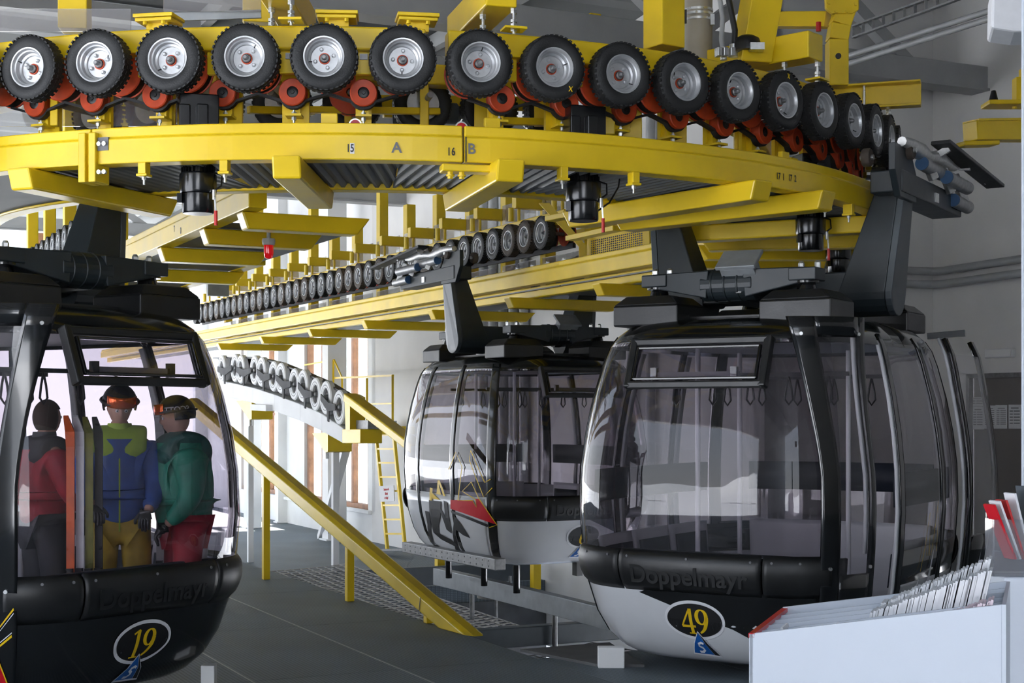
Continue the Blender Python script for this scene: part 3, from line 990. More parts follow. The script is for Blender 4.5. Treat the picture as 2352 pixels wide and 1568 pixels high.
# ---- far straight tyre row
row0 = V2(*W(1250, 535, F * (ZT - EYE) / (HY - 535)).xy)
fb = thing('drive_beam', 'long straight yellow box beam carrying the far tyre row', 'beam', V3(row0, 3.9))
MB().sweep([(row0 + N2 * .16 + D2 * t, N2) for t in (-.35, 17.6)], [(.08, 3.86), (.08, 4.03), (-.08, 4.03), (-.08, 3.86)]).obj('box_girder', YEL, fb, bevel=.012)
MB().sweep([(row0 + N2 * .30 + D2 * t, N2) for t in (-.2, 17.4)], [(.02, 3.60), (.02, 3.66), (-.02, 3.66), (-.02, 3.60)]).obj('belt_run', BELT, fb)
for k in range(38):
    p = row0 + D2 * (.452 * k)
    wheel(fb, (p.x, p.y, ZT), -N2, '%s tyre from the near end of the far straight tyre row' % ordn(k), k < 16, k in (1, 2, 8, 12, 14, 15, 16, 20, 21, 23, 26, 27, 29, 30, 33, 35), random.uniform(0, 6.28))
for k in range(15):
    t = -.2 + 1.17 * k
    p = row0 + N2 * .55 + D2 * t
    tall = 1.75 if k % 3 else 3.3
    th = thing('support_post', '%s yellow support post from the near end behind the far tyre row' % ORD[k], 'post', (p.x, p.y, 3.1), 'yellow posts behind the far tyre row')
    MB().box((p.x, p.y, 3.1 + tall / 2), (.15, .16, tall), TH).obj('upright', YEL2, th, bevel=.01)
    q = p - N2 * .22
    MB().box((q.x, q.y, 4.27), (.52, .12, .15), TH).obj('bracket_arm', YEL2, th, bevel=.008)
    for s in (.03, .14):
        q = row0 + N2 * s + D2 * t
        MB().cyl((q.x, q.y, 4.03), (q.x, q.y, 4.20), .035 if s < .1 else .02, n=10).obj('stud', YEL2, th, 40)
    if k < 14:
        a_, c_ = row0 + N2 * .42 + D2 * (t + .1), row0 + N2 * .42 + D2 * (t + 1.07)
        for z0, z1, w_ in ((4.10, 4.38, 'upper'), (3.30, 3.58, 'lower')):
            MB().prism([V3(a_, z0), V3(c_, z0), V3(c_, z1), V3(a_, z1)], V3(N2 * .012, 0)).obj('guard_panel', POLY, fb)
# ---- tyre row on the lettered siding at far left
p = CR + N2 * (S1 + .22) + D2 * 5
sb = thing('drive_beam', 'straight yellow beam above the tyres at far left', 'beam', V3(p, 3.9))
MB().sweep([(CR + N2 * (S1 + .22) + D2 * t, N2) for t in (4.6, 16)], [(.08, 3.86), (.08, 4.03), (-.08, 4.03), (-.08, 3.86)]).obj('box_girder', YEL2, sb)
for k in range(10):
    p = CR + N2 * (S1 + .06) + D2 * (5.3 + .46 * k)
    wheel(sb, (p.x, p.y, ZT), -N2, '%s tyre from the near end of the row at far left' % ORD[k], False, False, random.uniform(0, 6.28))
for k in range(5):
    p = CR + N2 * (S1 + .35) + D2 * (4.9 + 1.7 * k)
    tag(MB().box((p.x, p.y, 4.5), (.16, .16, 2.9), TH).obj('support_post', YEL2, bevel=.01), '%s yellow post from the front above the tyres at far left' % ORD[k], 'post', 'yellow posts at far left')
# ---- tyres of the inner curve half seen through the gaps
ib = thing('drive_beam', 'inner curved yellow beam behind the near tyres', 'beam', V3(rad(CT, 3.6, -90), 3.9))
MB().sweep(arc(CT, 3.62, AL, AR), [(.07, 3.87), (.07, 4.01), (-.07, 4.01), (-.07, 3.87)]).obj('box_girder', YEL, ib, bevel=.012)
for k in range(9):
    a = math.radians(-118 + 8.1 * k)
    o = V2(math.cos(a), math.sin(a))
    p = CT + o * 3.42
    wheel(ib, (p.x, p.y, ZT), -o, '%s tyre from the left on the inner curve, seen from behind' % ORD[k], False, False, random.uniform(0, 6.28), pulley=k == 4)

# ---- middle frame between the two decks: yellow ladder-like rails, plates seen between rail and tyres
for i, (px0, px1, py, Y, h) in enumerate(((700, 1010, 252, 10.0, .045), (860, 1270, 235, 10.6, .10), (880, 1130, 262, 10.9, .05), (1150, 1330, 278, 10.1, .05), (570, 720, 252, 10.0, .05))):
    tag(MB().bar(W(px0, py, Y), W(px1, py + 4, Y + .3), .05, h).obj('frame_bar', YEL, bevel=.006), '%s horizontal yellow frame bar seen between tyres and rail' % ORD[i], 'beam', 'frame bars behind the near belts')
for i, (px, y0, y1, Y, w) in enumerate(((126, 190, 290, 9.7, .05), (385, 190, 290, 9.6, .10), (512, 200, 280, 9.7, .08), (690, 170, 285, 10.0, .10), (800, 170, 285, 10.1, .05), (975, 90, 290, 10.2, .06), (1110, 200, 300, 10.0, .12),
                                       (1240, 210, 290, 10.3, .08), (1400, 200, 310, 9.9, .07), (1450, 210, 320, 10.1, .14), (1560, 240, 330, 10.4, .10), (1700, 270, 345, 10.8, .09))):
    a, c = W(px, y0, Y), W(px, y1, Y)
    tag(MB().bar(a, c, w, .05, up=(0, 1, 0)).obj('frame_post', YEL, bevel=.006), '%s upright yellow frame post from the left behind the near belts' % ORD[i], 'post', 'frame posts behind the near belts')
th = thing('gear_motor', 'dark grey horizontal gear motor behind the sixth near tyre', 'motor', W(950, 285, 10.6))
a = W(955, 255, 10.6)
MB().cyl(a, a + Vector((.28, .1, 0)), .075, n=20).obj('motor_body', ANTL, th, 40)
MB().cyl(a + Vector((.28, .1, 0)), a + Vector((.31, .11, 0)), .068, .05, n=20).obj('fan_cover', ANTL, th, 40)
MB().box(a + Vector((-.08, 0, -.03)), (.16, .16, .2)).obj('gearbox', ANTL, th, bevel=.01)
# ================================================================== yellow supports above the near tyres
def sus_arm(px, label, r_in=3.7, r_out=4.72, C=CT, chan=False, plate=True):
    a = ang_at(px, C, 4.6)
    o = V2(math.cos(a), math.sin(a))
    rz = math.atan2(o.x, -o.y)
    p = C + o * 4.55
    th = thing('suspension_arm', label, 'bracket', (p.x, p.y, 4.012), 'yellow suspension arms above the near beam')
    a0, a1 = C + o * r_in, C + o * r_out
    if chan:
        m = MB().bar(V3(a0, 4.24), V3(a1, 4.24), .03, .20)
        r = Vector((-o.y, o.x, 0)) * .05
        for z in (4.335, 4.145): m.bar(V3(a0, z) - r, V3(a1, z) - r, .12, .018)
        m.obj('channel', YEL, th, bevel=.005)
    else:
        MB().bar(V3(a0, 4.24), V3(a1, 4.24), .20, .19).obj('box_arm', YEL, th, bevel=.01)
    for s in (4.50, 4.68):
        q = C + o * s + V2(-o.y, o.x) * (-.06 if s < 4.6 else .09)
        if plate and s > 4.6: MB().box((q.x, q.y, 4.02), (.14, .12, .014), rz).obj('foot_plate', YEL, th)
        MB().cyl((q.x, q.y, 3.99), (q.x, q.y, 4.33), .011, n=10).obj('threaded_rod', ZINC, th, 40)
        m = MB()
        for z in (4.005, 4.035, 4.06, 4.115, 4.135): m.cyl((q.x, q.y, z), (q.x, q.y, z + .018), .022, n=6)
        m.obj('lock_nuts', ZINC, th)
    return th
sus_arm(640, 'yellow suspension arm with threaded rods above the fifth near tyre')
sus_arm(1140, 'yellow suspension arm with threaded rods above the seventh near tyre')
sus_arm(1840, 'long yellow suspension arm above the tyres at right', 3.55)
sus_arm(2015, 'yellow channel arm with threaded rods, farthest on the right bend', 3.6, 4.95, chan=True)
# small pedestal plates on the near beam
for i, px in enumerate((365, 775, 958)):
    a = ang_at(px, CT, 4.5)
    o = V2(math.cos(a), math.sin(a))
    p = CT + o * 4.5
    rz = math.atan2(o.x, -o.y)
    th = thing('beam_pedestal', 'yellow pedestal plate on top of the near beam, %s from the left' % ORD[i], 'bracket', (p.x, p.y, 4.012))
    MB().box((p.x, p.y, 4.05), (.14, .06, .08), rz).obj('stem', YEL, th)
    MB().box((p.x, p.y, 4.10), (.26, .20, .022), rz).box((p.x, p.y, 4.075), (.24, .18, .02), rz).obj('plate', YEL, th, bevel=.004)
    for s in (-.06, .06):
        q = Vector((p.x, p.y, 0)) + Vector((-o.y, o.x, 0)) * s + V3(o, 0) * .07
        MB().cyl((q.x, q.y, 4.045), (q.x, q.y, 4.065), .014, n=6).obj('bolt', YEL, th)
# tall columns up to the roof
def post(px, pyb, Y, w, label, rz=.7, ztop=ZC, dx=0.0, h=None):
    p = W(px, pyb, Y)
    q = Vector((p.x + dx, p.y, ztop))
    m = MB()
    hx = w / 2
    ring = lambda c: [c + Vector((math.cos(rz + PI / 2 * k + PI / 4) * w * .7071, math.sin(rz + PI / 2 * k + PI / 4) * w * .7071, 0)) for k in range(4)]
    a, b_ = ring(p), ring(q)
    m.hexa([*a, *b_])
    return tag(m.obj('support_column', YEL, bevel=.008), label, 'column')
post(1525, 112, 10.05, .20, 'square yellow column rising behind the ninth near tyre', .6)
post(1722, 150, 10.8, .24, 'leaning yellow column behind the tyres at right', .25, dx=.62)
post(172, 72, 10.6, .20, 'yellow column behind the clear guard at upper left', 0.1)
post(670, 62, 10.3, .17, 'yellow column rising right of the fifth near tyre', .2)
post(598, 60, 11.2, .26, 'wide yellow column behind the fourth near tyre', .2)
post(2050, 205, 13.2, .10, 'slim yellow column beyond the right bend', .2, ztop=4.4)
# swan-neck column with flange at upper right
th = thing('swan_neck_column', 'yellow swan-neck column with bolted flange at upper right', 'column', W(1922, 195, 11.6))
pts = [W(1922, 200, 11.6), W(1922, 95, 11.6), W(1928, 60, 11.6), W(1940, 25, 11.6), W(1942, -10, 11.6)]
m = MB()
for a, b_ in zip(pts[:-1], pts[1:]): m.bar(a, b_, .15, .17, up=(0, 1, 0))
m.obj('neck', YEL, th, bevel=.008)
MB().prism([W(1896, -5, 11.5), W(1973, -5, 11.5), W(1973, 22, 11.5), W(1958, 31, 11.5), W(1912, 31, 11.5), W(1897, 18, 11.5)], (0, .05, 0)).obj('flange', YEL, th, bevel=.006)
for px, py in ((1905, 5), (1922, 25), (1946, 25), (1966, 8)):
    a = W(px, py, 11.48)
    MB().cyl(a, a + Vector((0, .03, 0)), .014, n=6).obj('bolt', YEL, th)
a = W(1926, 128, 11.5)
MB().cyl(a, a + Vector((0, .02, 0)), .022, n=16).obj('hole', INK, th)
a = W(1880, 72, 11.5)
MB().cyl(a, a + Vector((0, 0, .07)), .02, n=10).obj('red_button', REDP, th)
MB().bar(W(1760, 46, 12.2), W(1905, 46, 11.75), .12, .12).obj('tie_beam', YEL, th, bevel=.006)
# pipes and hoses beside the columns
th = thing('vertical_pipe', 'thick tan vertical pipe with clamps behind the near beam', 'pipe', W(1604, 140, 11.2))
MB().cyl(W(1604, 150, 11.2), Vector((W(1604, 150, 11.2).x, 11.2, ZC)), .105, n=28).obj('pipe', TAN, th, 40)
for py in (28, 38, 50):
    a = W(1604, py, 11.2)
    MB().lathe([(.106, 0), (.110, 0), (.110, .018), (.106, .018)], a, (0, 0, 1), 28, closed=True).obj('clamp_band', ZINC, th, 40)
MB().box(W(1636, 45, 11.1), (.03, .03, .08)).obj('clamp_lug', ZINC, th)
MB().box(W(1574, 38, 11.05), (.02, .02, .10)).obj('tag_plate', INK, th)
for (pts, r, m_, lab) in (([W(1652, -10, 10.7), W(1660, 40, 10.7), W(1657, 90, 10.7), W(1662, 125, 10.7)], .018, PIPE, 'thin grey hose curving down behind the beam'),
                          ([W(1672, -10, 10.7), W(1680, 30, 10.7), W(1688, 70, 10.7), W(1685, 118, 10.7)], .022, BLKS, 'black hydraulic hose curving down behind the beam')):
    t_ = thing('hydraulic_hose', lab, 'hose', pts[-1])
    MB().tube(pts, r, 10).obj('hose', m_, t_, 60)
    MB().cyl(pts[-1] + Vector((0, 0, -.04)), pts[-1] + Vector((0, 0, .05)), r * 1.35, n=10).obj('fitting', ZINC, t_, 40)
th = thing('valve_block', 'small zinc valve block on top of the near beam', 'valve', W(1660, 122, 10.3))
for px in (1650, 1664, 1680): MB().box(W(px, 120, 10.3), (.035, .06, .06), .3).obj('valve', ZINC, th, bevel=.005)
th = thing('dome_motor', 'black rounded motor cover behind the tenth near tyre', 'motor', W(1716, 130, 10.6))
MB().lathe([(.10, 0), (.10, .05), (.085, .09), (.05, .11), (0, .115)], W(1716, 118, 10.7), (0, 0, 1), 24).obj('cover', BLKS, th, 40)
MB().box(W(1738, 108, 10.6), (.10, .08, .05)).obj('connector_box', ZINC, th)
# clear guards at the upper left
def guard(px0, py0, px1, py1, Y0, Y1, label, m_=POLY):
    a, b_, c, d = W(px0, py1, Y0), W(px1, py1, Y1), W(px1, py0, Y1), W(px0, py0, Y0)
    o = MB().prism([a, b_, c, d], (0, .012, 0)).obj('guard_panel', m_, beamA)
    o['label'] = label
    return o
guard(-20, 20, 300, 72, 10.2, 10.0, 'long scratched clear guard at upper left above the near beam')
guard(375, -5, 600, 26, 9.9, 9.9, 'clear guard left of the rods above the fourth near tyre')
guard(-10, 205, 410, 290, 10.1, 9.95, 'clear guard below the tyres at left')
tag(MB().bar(W(380, 40, 9.95), W(600, 32, 9.95), .02, .055).obj('guard_rail_strip', GALV), 'riveted galvanised strip above the third near tyre', 'strip')
# yellow pieces at the right edge
th = thing('hoist_bracket', 'yellow bracket with black rubber cone at the right edge', 'bracket', W(2300, 250, 13.5))
MB().bar(W(2262, 240, 13.5), W(2420, 240, 13.5), .26, .04).obj('plate', YEL, th, bevel=.01)
MB().bar(W(2345, 232, 13.5), W(2345, 180, 13.5), .12, .12, up=(0, 1, 0)).obj('stem', YEL, th)
MB().bar(W(2350, 180, 13.5), W(2350, 160, 13.5), .06, .06, up=(0, 1, 0)).obj('stem_top', YEL, th)
a = W(2282, 234, 13.45)
MB().lathe([(0, 0), (.045, 0), (.030, .06), (.020, .10), (0, .105)], a, (0, 0, 1), 20).obj('rubber_cone', BLKS, th, 40)
a = W(2330, 250, 13.45)
MB().cyl(a, a + Vector((0, 0, .02)), .02, n=6).obj('bolt', YEL, th)
th = thing('hoist_beam', 'short yellow beam end with foot plate at the right edge', 'beam', W(2290, 335, 13.2))
MB().bar(W(2228, 302, 13.1), W(2440, 302, 13.6), .18, .17).obj('box_beam', YEL, th, bevel=.008)
MB().bar(W(2204, 332, 13.0), W(2285, 330, 13.1), .16, .04).obj('foot_plate', YEL, th, bevel=.01)
MB().bar(W(2230, 279, 13.1), W(2440, 276, 13.6), .2, .02).obj('cover_plate', YEL, th)
# fluorescent housing at the top right corner and the white partition at the right edge
tag(MB().prism([W(2278, -30, 5.0), W(2420, -30, 5.0), W(2420, 72, 5.0), W(2330, 72, 5.0), W(2276, 64, 5.0)], (.05, .2, 0)).obj('hanging_box', PAPER, bevel=.01), 'white box cut by the top right corner', 'box')
# red beacon
p = W(617, 562, 12.22)
th = thing('beacon_lamp', 'red warning beacon hanging below the yellow cross arm', 'lamp', p)
MB().lathe([(0, .05), (.05, .05), (.055, .03), (.05, 0), (.042, -.005)], p, (0, 0, 1), 24).obj('socket', PIPE, th, 40)
MB().lathe([(.04, -.005), (.040, -.07), (.034, -.10), (.02, -.112), (0, -.114)], p, (0, 0, 1), 24).obj('red_dome', LAMPR, th, 40)
MB().cyl(p + Vector((0, 0, .05)), p + Vector((0, 0, .16)), .016, n=8).obj('stem', PIPE, th)
# perforated yellow guard box on the far rail
th = thing('machine_guard', 'yellow perforated guard box on the far rail', 'guard', W(1420, 600, 17.2))
a, b_ = W(1348, 603, 17.0), W(1492, 576, 16.4)
up = Vector((0, 0, .29))
back = V3(N2 * .45, 0)
MB().prism([a, b_, b_ + up * .75, b_ + up + (a - b_) * .12, a + up], back).obj('housing', YEL, th, bevel=.008)
m = MB()
for i in range(26):
    for j in range(9):
        q = a.lerp(b_, .08 + .8 * i / 25) + up * (.12 + .68 * j / 8) - V3(N2 * .002, 0)
        m.box(q, (.006, .016, .014), TH)
ph = m.obj('perforations', INKG, th)
ph['kind'] = 'stuff'
MB().tube([W(1510, 590, 16.4), W(1512, 565, 16.4), W(1518, 552, 16.5), W(1516, 540, 16.6)], .02, 8).obj('cable', ANT, th, 60)
MB().prism([W(1238, 466, 16.9), W(1262, 466, 16.9), W(1345, 562, 16.9), W(1345, 612, 16.9), W(1330, 612, 16.9), W(1330, 566, 16.9)], (0, .06, 0)).obj('bent_frame', YEL, th)
tag(MB().bar(W(1262, 503, 14.0), W(1432, 470, 13.2), .12, .05).obj('platform_bracket', YEL, bevel=.006), 'short yellow ledge right of the far tyre row', 'bracket')
tag(MB().bar(W(1310, 548, 15.0), W(1420, 524, 14.2), .12, .05).obj('platform_bracket', YEL, bevel=.006), 'lower short yellow ledge above the perforated guard', 'bracket')
# ceiling-near details in the middle background
pipe([OT(6.65, 6, 4.45), OT(6.65, 17, 4.45)], .07, 'long grey pipe along the side wall behind the yellow posts', PIPE)
tag(MB().box(OT(6.72, 9.3, 4.75), (.16, .5, .62), TH).obj('wall_cabinet', GALV, bevel=.01), 'pale grey cabinet behind the yellow posts', 'cabinet')
tag(MB().box(W(500, 650, 24), (.35, .1, .42), TH).obj('switch_box', GALV, bevel=.01), 'small silver switch box left above the far tyre row', 'switch box')

# ================================================================== sheave arch, ladder, railings, pit
def otpix(px, o, C=CT):
    """t where the ray through photo column px meets the vertical plane o = const"""
    m_ = (px - CX) / F
    Y = (C.dot(N2) + o) / (m_ * N2.x + N2.y)
    p = V2(m_ * Y, Y)
    return (p - C).dot(D2), Y
def on_o(px, py, o):
    t, Y = otpix(px, o)
    return W(px, py, Y)
OS = 3.0
arch = thing('sheave_arch', 'curved white beam carrying a row of black and white guide wheels', 'arch', on_o(760, 1000, OS))
up_px = [(490, 822), (545, 820), (590, 822), (640, 834), (700, 858), (750, 880), (806, 914)]
lo_px = [(490, 868), (545, 880), (590, 890), (640, 906), (700, 928), (750, 950), (800, 984)]
w2_px = [(490, 905), (545, 915), (590, 925), (640, 944), (700, 966), (750, 990), (800, 1018)]
A_ = [on_o(x, y, OS) for x, y in up_px]
B_ = [on_o(x, y, OS) for x, y in lo_px]
C_ = [on_o(x, y, OS) for x, y in w2_px]
nv = V3(N2, 0)
def band(P, Q, d0, d1):
    m = MB()
    for i in range(len(P) - 1):
        m.hexa([Q[i] + nv * d0, Q[i + 1] + nv * d0, Q[i + 1] + nv * d1, Q[i] + nv * d1, P[i] + nv * d0, P[i + 1] + nv * d0, P[i + 1] + nv * d1, P[i] + nv * d1])
    return m
band(A_, B_, .10, .14).obj('black_back_plate', INK, arch)
m = MB()
for i in range(len(A_) - 1): m.bar(A_[i] + nv * .05, A_[i + 1] + nv * .05, .12, .03)
m.obj('top_edge', BLKS, arch)
band(B_, C_, -.08, .14).obj('white_girder', CONCW, arch, bevel=.01)
arm_m = MB()
for k, (px, py) in enumerate(((516, 847), (547, 845), (560, 848), (592, 850), (608, 854), (636, 864), (653, 868), (684, 882), (704, 886), (733, 905), (757, 913), (788, 935))):
    c = on_o(px, py, OS)
    MB().lathe([(.150, .0), (.150, .06), (.165, .075), (.255, .075), (.270, .055), (.270, -.02), (.165, -.02)], c, (-nv.x, -nv.y, 0), 32, closed=True).obj('guide_wheel', CONCW, arch, 35)
    wt = COL.objects[-1]
    wt['label'] = '%s white rimmed guide wheel from the left on the arch' % ordn(k)
    MB().lathe([(.0, -.01), (.150, -.01), (.15, .02), (.10, .03), (.0, .03)], c, (-nv.x, -nv.y, 0), 24).obj('dark_disc', INK, wt, 35)
    MB().lathe([(.200, .072), (.206, .076), (.195, .076)], c, (-nv.x, -nv.y, 0), 32, closed=True).obj('groove', INKG, wt)
    MB().lathe([(.05, .03), (.05, .08), (.03, .10), (0, .10)], c, (-nv.x, -nv.y, 0), 14).obj('hub', STEEL, wt, 40)
    if k % 2 == 0: prev = c
    else:
        mid = (prev + c) / 2
        dv = (c - prev).normalized()
        z = Vector((0, 0, 1))
        q = -nv * .12
        r = (c - prev).length / 2
        ps = [prev + z * .05 - dv * .03, mid + z * .0, c + z * .05 + dv * .02, c - z * .04 + dv * .03, mid - z * .13 + dv * .04, mid - z * .30 + dv * .03, mid - z * .30 - dv * .03, mid - z * .13 - dv * .06, prev - z * .05 - dv * .04]
        MB().prism([p_ + q for p_ in ps], -nv * .02).obj('rocker_plate', PIT, arch)
# brackets under the arch
for i, (px, py) in enumerate(((560, 920), (735, 995))):
    a, b_, c, d = on_o(px - 18, py, OS - .05), on_o(px + 18, py - 2, OS - .05), on_o(px + 18, py + 42, OS - .05), on_o(px + 12, py + 44, OS - .05)
    bk = MB().prism([a, b_, c, d], nv * .4).obj('yellow_bracket', YEL, arch)
    MB().cyl(on_o(px + 14, py + 58, OS + .1), on_o(px + 14, py + 40, OS + .1), .05, n=10).obj('bracket_stud', ZINC, bk)
band([on_o(805, 905, OS), on_o(818, 912, OS)], [on_o(808, 990, OS), on_o(818, 990, OS)], -.1, .15).obj('yellow_end_plate', YEL, arch)
band([on_o(800, 985, OS), on_o(842, 985, OS)], [on_o(800, 1018, OS), on_o(842, 1018, OS)], -.1, .25).obj('yellow_end_box', YEL, arch, bevel=.01)
band([on_o(818, 965, OS), on_o(845, 965, OS)], [on_o(818, 985, OS), on_o(845, 985, OS)], .0, .2).obj('end_motor', STEEL, arch)
band([on_o(600, 928, OS), on_o(636, 930, OS)], [on_o(600, 942, OS), on_o(636, 944, OS)], -.2, .1).obj('white_box', CONCW, arch)
# posts carrying the arch
for i, (px, py) in enumerate(((575, 1150), (770, 1130))):
    a = on_o(px, 960 + 60 * i, OS + .15)
    tag(MB().box((a.x, a.y, (a.z + ZF) / 2), (.10, .10, a.z - ZF), TH).obj('arch_post', CONCW), 'slim white post under the %s end of the arch' % ('left' if i == 0 else 'right'), 'post')
# sloping yellow guide from the arch towards the far cabin
tag(MB().bar(on_o(804, 912, OS - .05), on_o(960, 1030, OS - .05), .22, .13).obj('guide_beam', YEL, bevel=.02), 'yellow guide beam sloping from the arch behind the far cabin', 'beam')
# long sloping yellow guide on posts at the platform edge
gb = thing('guide_beam', 'long sloping yellow guide beam on three posts beside the pit', 'beam', WZ(803, 1380, ZP))
pts = [(611, 1330, 1074), (803, 1380, 1232), (985, 1430, 1392)]
tops = []
for (px, py, pt) in pts:
    f_ = WZ(px, py, ZP)
    top = W(px, pt, f_.y)
    tops.append(top)
    MB().box((f_.x, f_.y, (f_.z + top.z) / 2), (.075, .075, top.z - f_.z), TH).obj('post', YEL, gb, bevel=.006)
dirv = (tops[2] - tops[0]).normalized()
p0 = tops[0] - dirv * 2.6
end = tops[2] + dirv * ((tops[2].z - ZP - .02) / -dirv.z)
sd = Vector((N2.x, N2.y, 0))
prof = [(-.085, .05), (-.085, -.07), (-.03, -.115), (.085, -.115), (.085, .05), (.04, .075), (-.04, .075)]
upv = sd.cross(dirv).normalized()
if upv.z < 0: upv = -upv
ring0 = [p0 + sd * a + upv * (b_ + .03) for a, b_ in prof]
ring1 = [q + dirv * ((q.z - ZP - .002) / -dirv.z) for q in ring0]
nn = len(prof)
MB().add(ring0 + ring1, [tuple(range(nn)), tuple(range(nn, 2 * nn))] + [(i, (i + 1) % nn, nn + (i + 1) % nn, nn + i) for i in range(nn)]).obj('box_section', YEL, gb, bevel=.008)
for q in (tops[1] - dirv * .3, tops[1], tops[2]):
    MB().bar(q + upv * -.07 - sd * .09, q + upv * .09 - sd * .09 + dirv * .0, .004, .006).obj('joint_line', INKG, gb)

# ladder to the service stand
OLD = 6.1
def wl_(px, py): return on_o(px, py, OLD)
ld = thing('service_ladder', 'yellow steel ladder against the white wall', 'ladder', wl_(908, 1262))
L0, L1, R0, R1 = wl_(890, 1262), wl_(862, 985), wl_(931, 1262), wl_(903, 985)
for a, b_ in ((L0, L1), (R0, R1)): MB().bar(a, b_, .06, .08).obj('stile', YEL, ld, bevel=.006)
for k in range(8):
    q = .13 + .82 * k / 7
    MB().bar(L0.lerp(L1, q), R0.lerp(R1, q), .045, .035).obj('rung', YEL, ld)
MB().bar(L0 - Vector((.1, 0, 0)), R0 + Vector((.1, 0, 0)), .2, .03).obj('foot_bar', STEEL, ld)
sg = thing('warning_sign', 'small white sign with red writing on the yellow ladder', 'sign', wl_(898, 1150))
nv2 = -nv * .06
a, b_, c, d = wl_(880, 1152), wl_(914, 1150), wl_(912, 1114), wl_(878, 1116)
MB().prism([a + nv2, b_ + nv2, c + nv2, d + nv2], -nv * .015).obj('plate', PAPER, sg)
for k, t in enumerate(('Betreten nur bei', 'Stillstand', 'der Anlage!')):
    q = (a + b_ + c + d) / 4 + nv2 - nv * .018 + Vector((0, 0, .085 - .085 * k))
    place_text('lettering', t, .07, INKR, q, (b_ - a).normalized(), (0, 0, 1), sg, .001, .62)
st = thing('service_stand', 'small yellow service stand with railing at the top of the ladder', 'platform', wl_(870, 990))
MB().bar(wl_(842, 988), wl_(905, 988), .9, .16).obj('deck_frame', YEL, st, bevel=.01)
for a, b_, r in (((843, 985), (843, 868), .045), ((902, 985), (902, 861), .045), ((770, 868), (903, 862), .04), ((843, 928), (903, 926), .03), ((765, 980), (766, 826), .04), ((700, 838), (768, 826), .03), ((768, 828), (786, 868), .03), ((786, 868), (786, 985), .04)):
    MB().bar(wl_(*a), wl_(*b_), r, r).obj('railing_bar', YEL, st)
a = wl_(848, 1002)
MB().cyl(a - nv * .1, a - nv * .16, .045, n=12).obj('red_button', REDP, st, 40)
MB().bar(wl_(845, 975), wl_(905, 973), .12, .12).obj('roller', PIPE, st)

# safety nets over the pit
def net(corners, nu, nv_, sag, r, m_, label):
    a, b_, c, d = [Vector(p) for p in corners]
    f_ = lambda u, v: a.lerp(b_, u).lerp(d.lerp(c, u), v) - Vector((0, 0, sag * 4 * u * (1 - u) + sag * 2 * v * (1 - v)))
    m = MB()
    for i in range(nu + 1): m.tube([f_(i / nu, j / 12) for j in range(13)], r, 4)
    for j in range(nv_ + 1): m.tube([f_(i / 12, j / nv_) for i in range(13)], r, 4)
    return tag(m.obj('safety_net', m_), label, 'net')
net([OT(.35, 2.2, -.95), OT(3.2, 2.2, -.95), OT(3.2, 9.4, -.75), OT(.35, 9.4, -.75)], 22, 44, .06, .010, NETM, 'pale cord safety net spread over the pit beyond the platform')
net([OT(.35, -2.8, -.55), OT(3.4, -2.8, -.55), OT(3.4, 1.8, -.95), OT(.35, 1.8, -.95)], 16, 24, .12, .007, NETD, 'dark sagging wire net over the nearer part of the pit')
tag(MB().bar(OT(.3, 2.0, -.85), OT(6.6, 2.0, -.85), .16, .22).obj('pit_beam', ANTL, bevel=.01), 'dark steel beam crossing the pit between the two nets', 'beam')
tag(MB().bar(OT(.3, 9.55, -1.02), OT(6.6, 9.55, -1.02), .1, .3).obj('pit_edge_beam', ANTL), 'dark edge beam where the lower hall floor begins', 'beam')
# cabin guide rail below the far cabin
gr = thing('cabin_guide_rail', 'grey galvanised guide rail curving below the far cabin', 'rail', OT(3.4, 0, -.6))
pth = [(CT + N2 * (2.95 - .012 * (t - 2.4) ** 2 * .6) + D2 * t, N2) for t in [-2.0 + .55 * i for i in range(14)]]
MB().sweep(pth, [(-.03, -.62), (.10, -.62), (.10, -.58), (0.0, -.58), (0.0, -.44), (.10, -.44), (.10, -.40), (-.03, -.40)]).obj('channel', GALV, gr, bevel=.006)
for i in (3, 7, 11):
    p = pth[i][0]
    MB().cyl((p.x, p.y, -2.1), (p.x, p.y, -.6), .03, n=8).obj('leg', STEEL, gr)
p = WZ(1140, 1372, -.75)
MB().cyl(p, p + Vector((0, 0, .03)), .25, n=24).obj('foot_disc', STEEL, gr, 40)
MB().cyl(p + Vector((0, 0, -1.3)), p + Vector((0, 0, .03)), .02, n=8).obj('rod', STEEL, gr)
for s in (-.18, .18): MB().cyl(p + Vector((s, 0, .03)), p + Vector((s, 0, .28)), .018, n=8).obj('stud', STEEL, gr)
for i, (px, py, zt) in enumerate(((1010, 1312, -.35), (1230, 1328, -.35), (1160, 1300, -.3))):
    f_ = WZ(px, py + 10, ZF + .1)
    tag(MB().box((f_.x, f_.y, -.8), (.13, .13, .8), TH).obj('yellow_stub_post', YEL), 'short yellow post under the far cabin, %s from the left' % ('first', 'third', 'second')[i], 'post')
# white plate and dark ramp beside the right cabin
p = WZ(1397, 1532, ZP)
tag(MB().box((p.x + .02, p.y, ZP + .075), (.19, .10, .15), 0).obj('white_block', CONCW, bevel=.006), 'white block on the floor at the left of the right cabin', 'block')
p = WZ(480, 1588, ZP)
tag(MB().box((p.x, p.y, ZP + .09), (.09, .10, .18), 0).obj('white_block', CONCW, bevel=.006), 'white block on the floor at the right of the left cabin', 'block')
tag(MB().prism([WZ(1195, 1496, ZP), WZ(1368, 1530, ZP), WZ(1480, 1532, ZP), WZ(1400, 1480, ZP)], (0, 0, .02)).obj('floor_plate', PIT), 'dark flat plate on the floor beside the right cabin', 'plate')
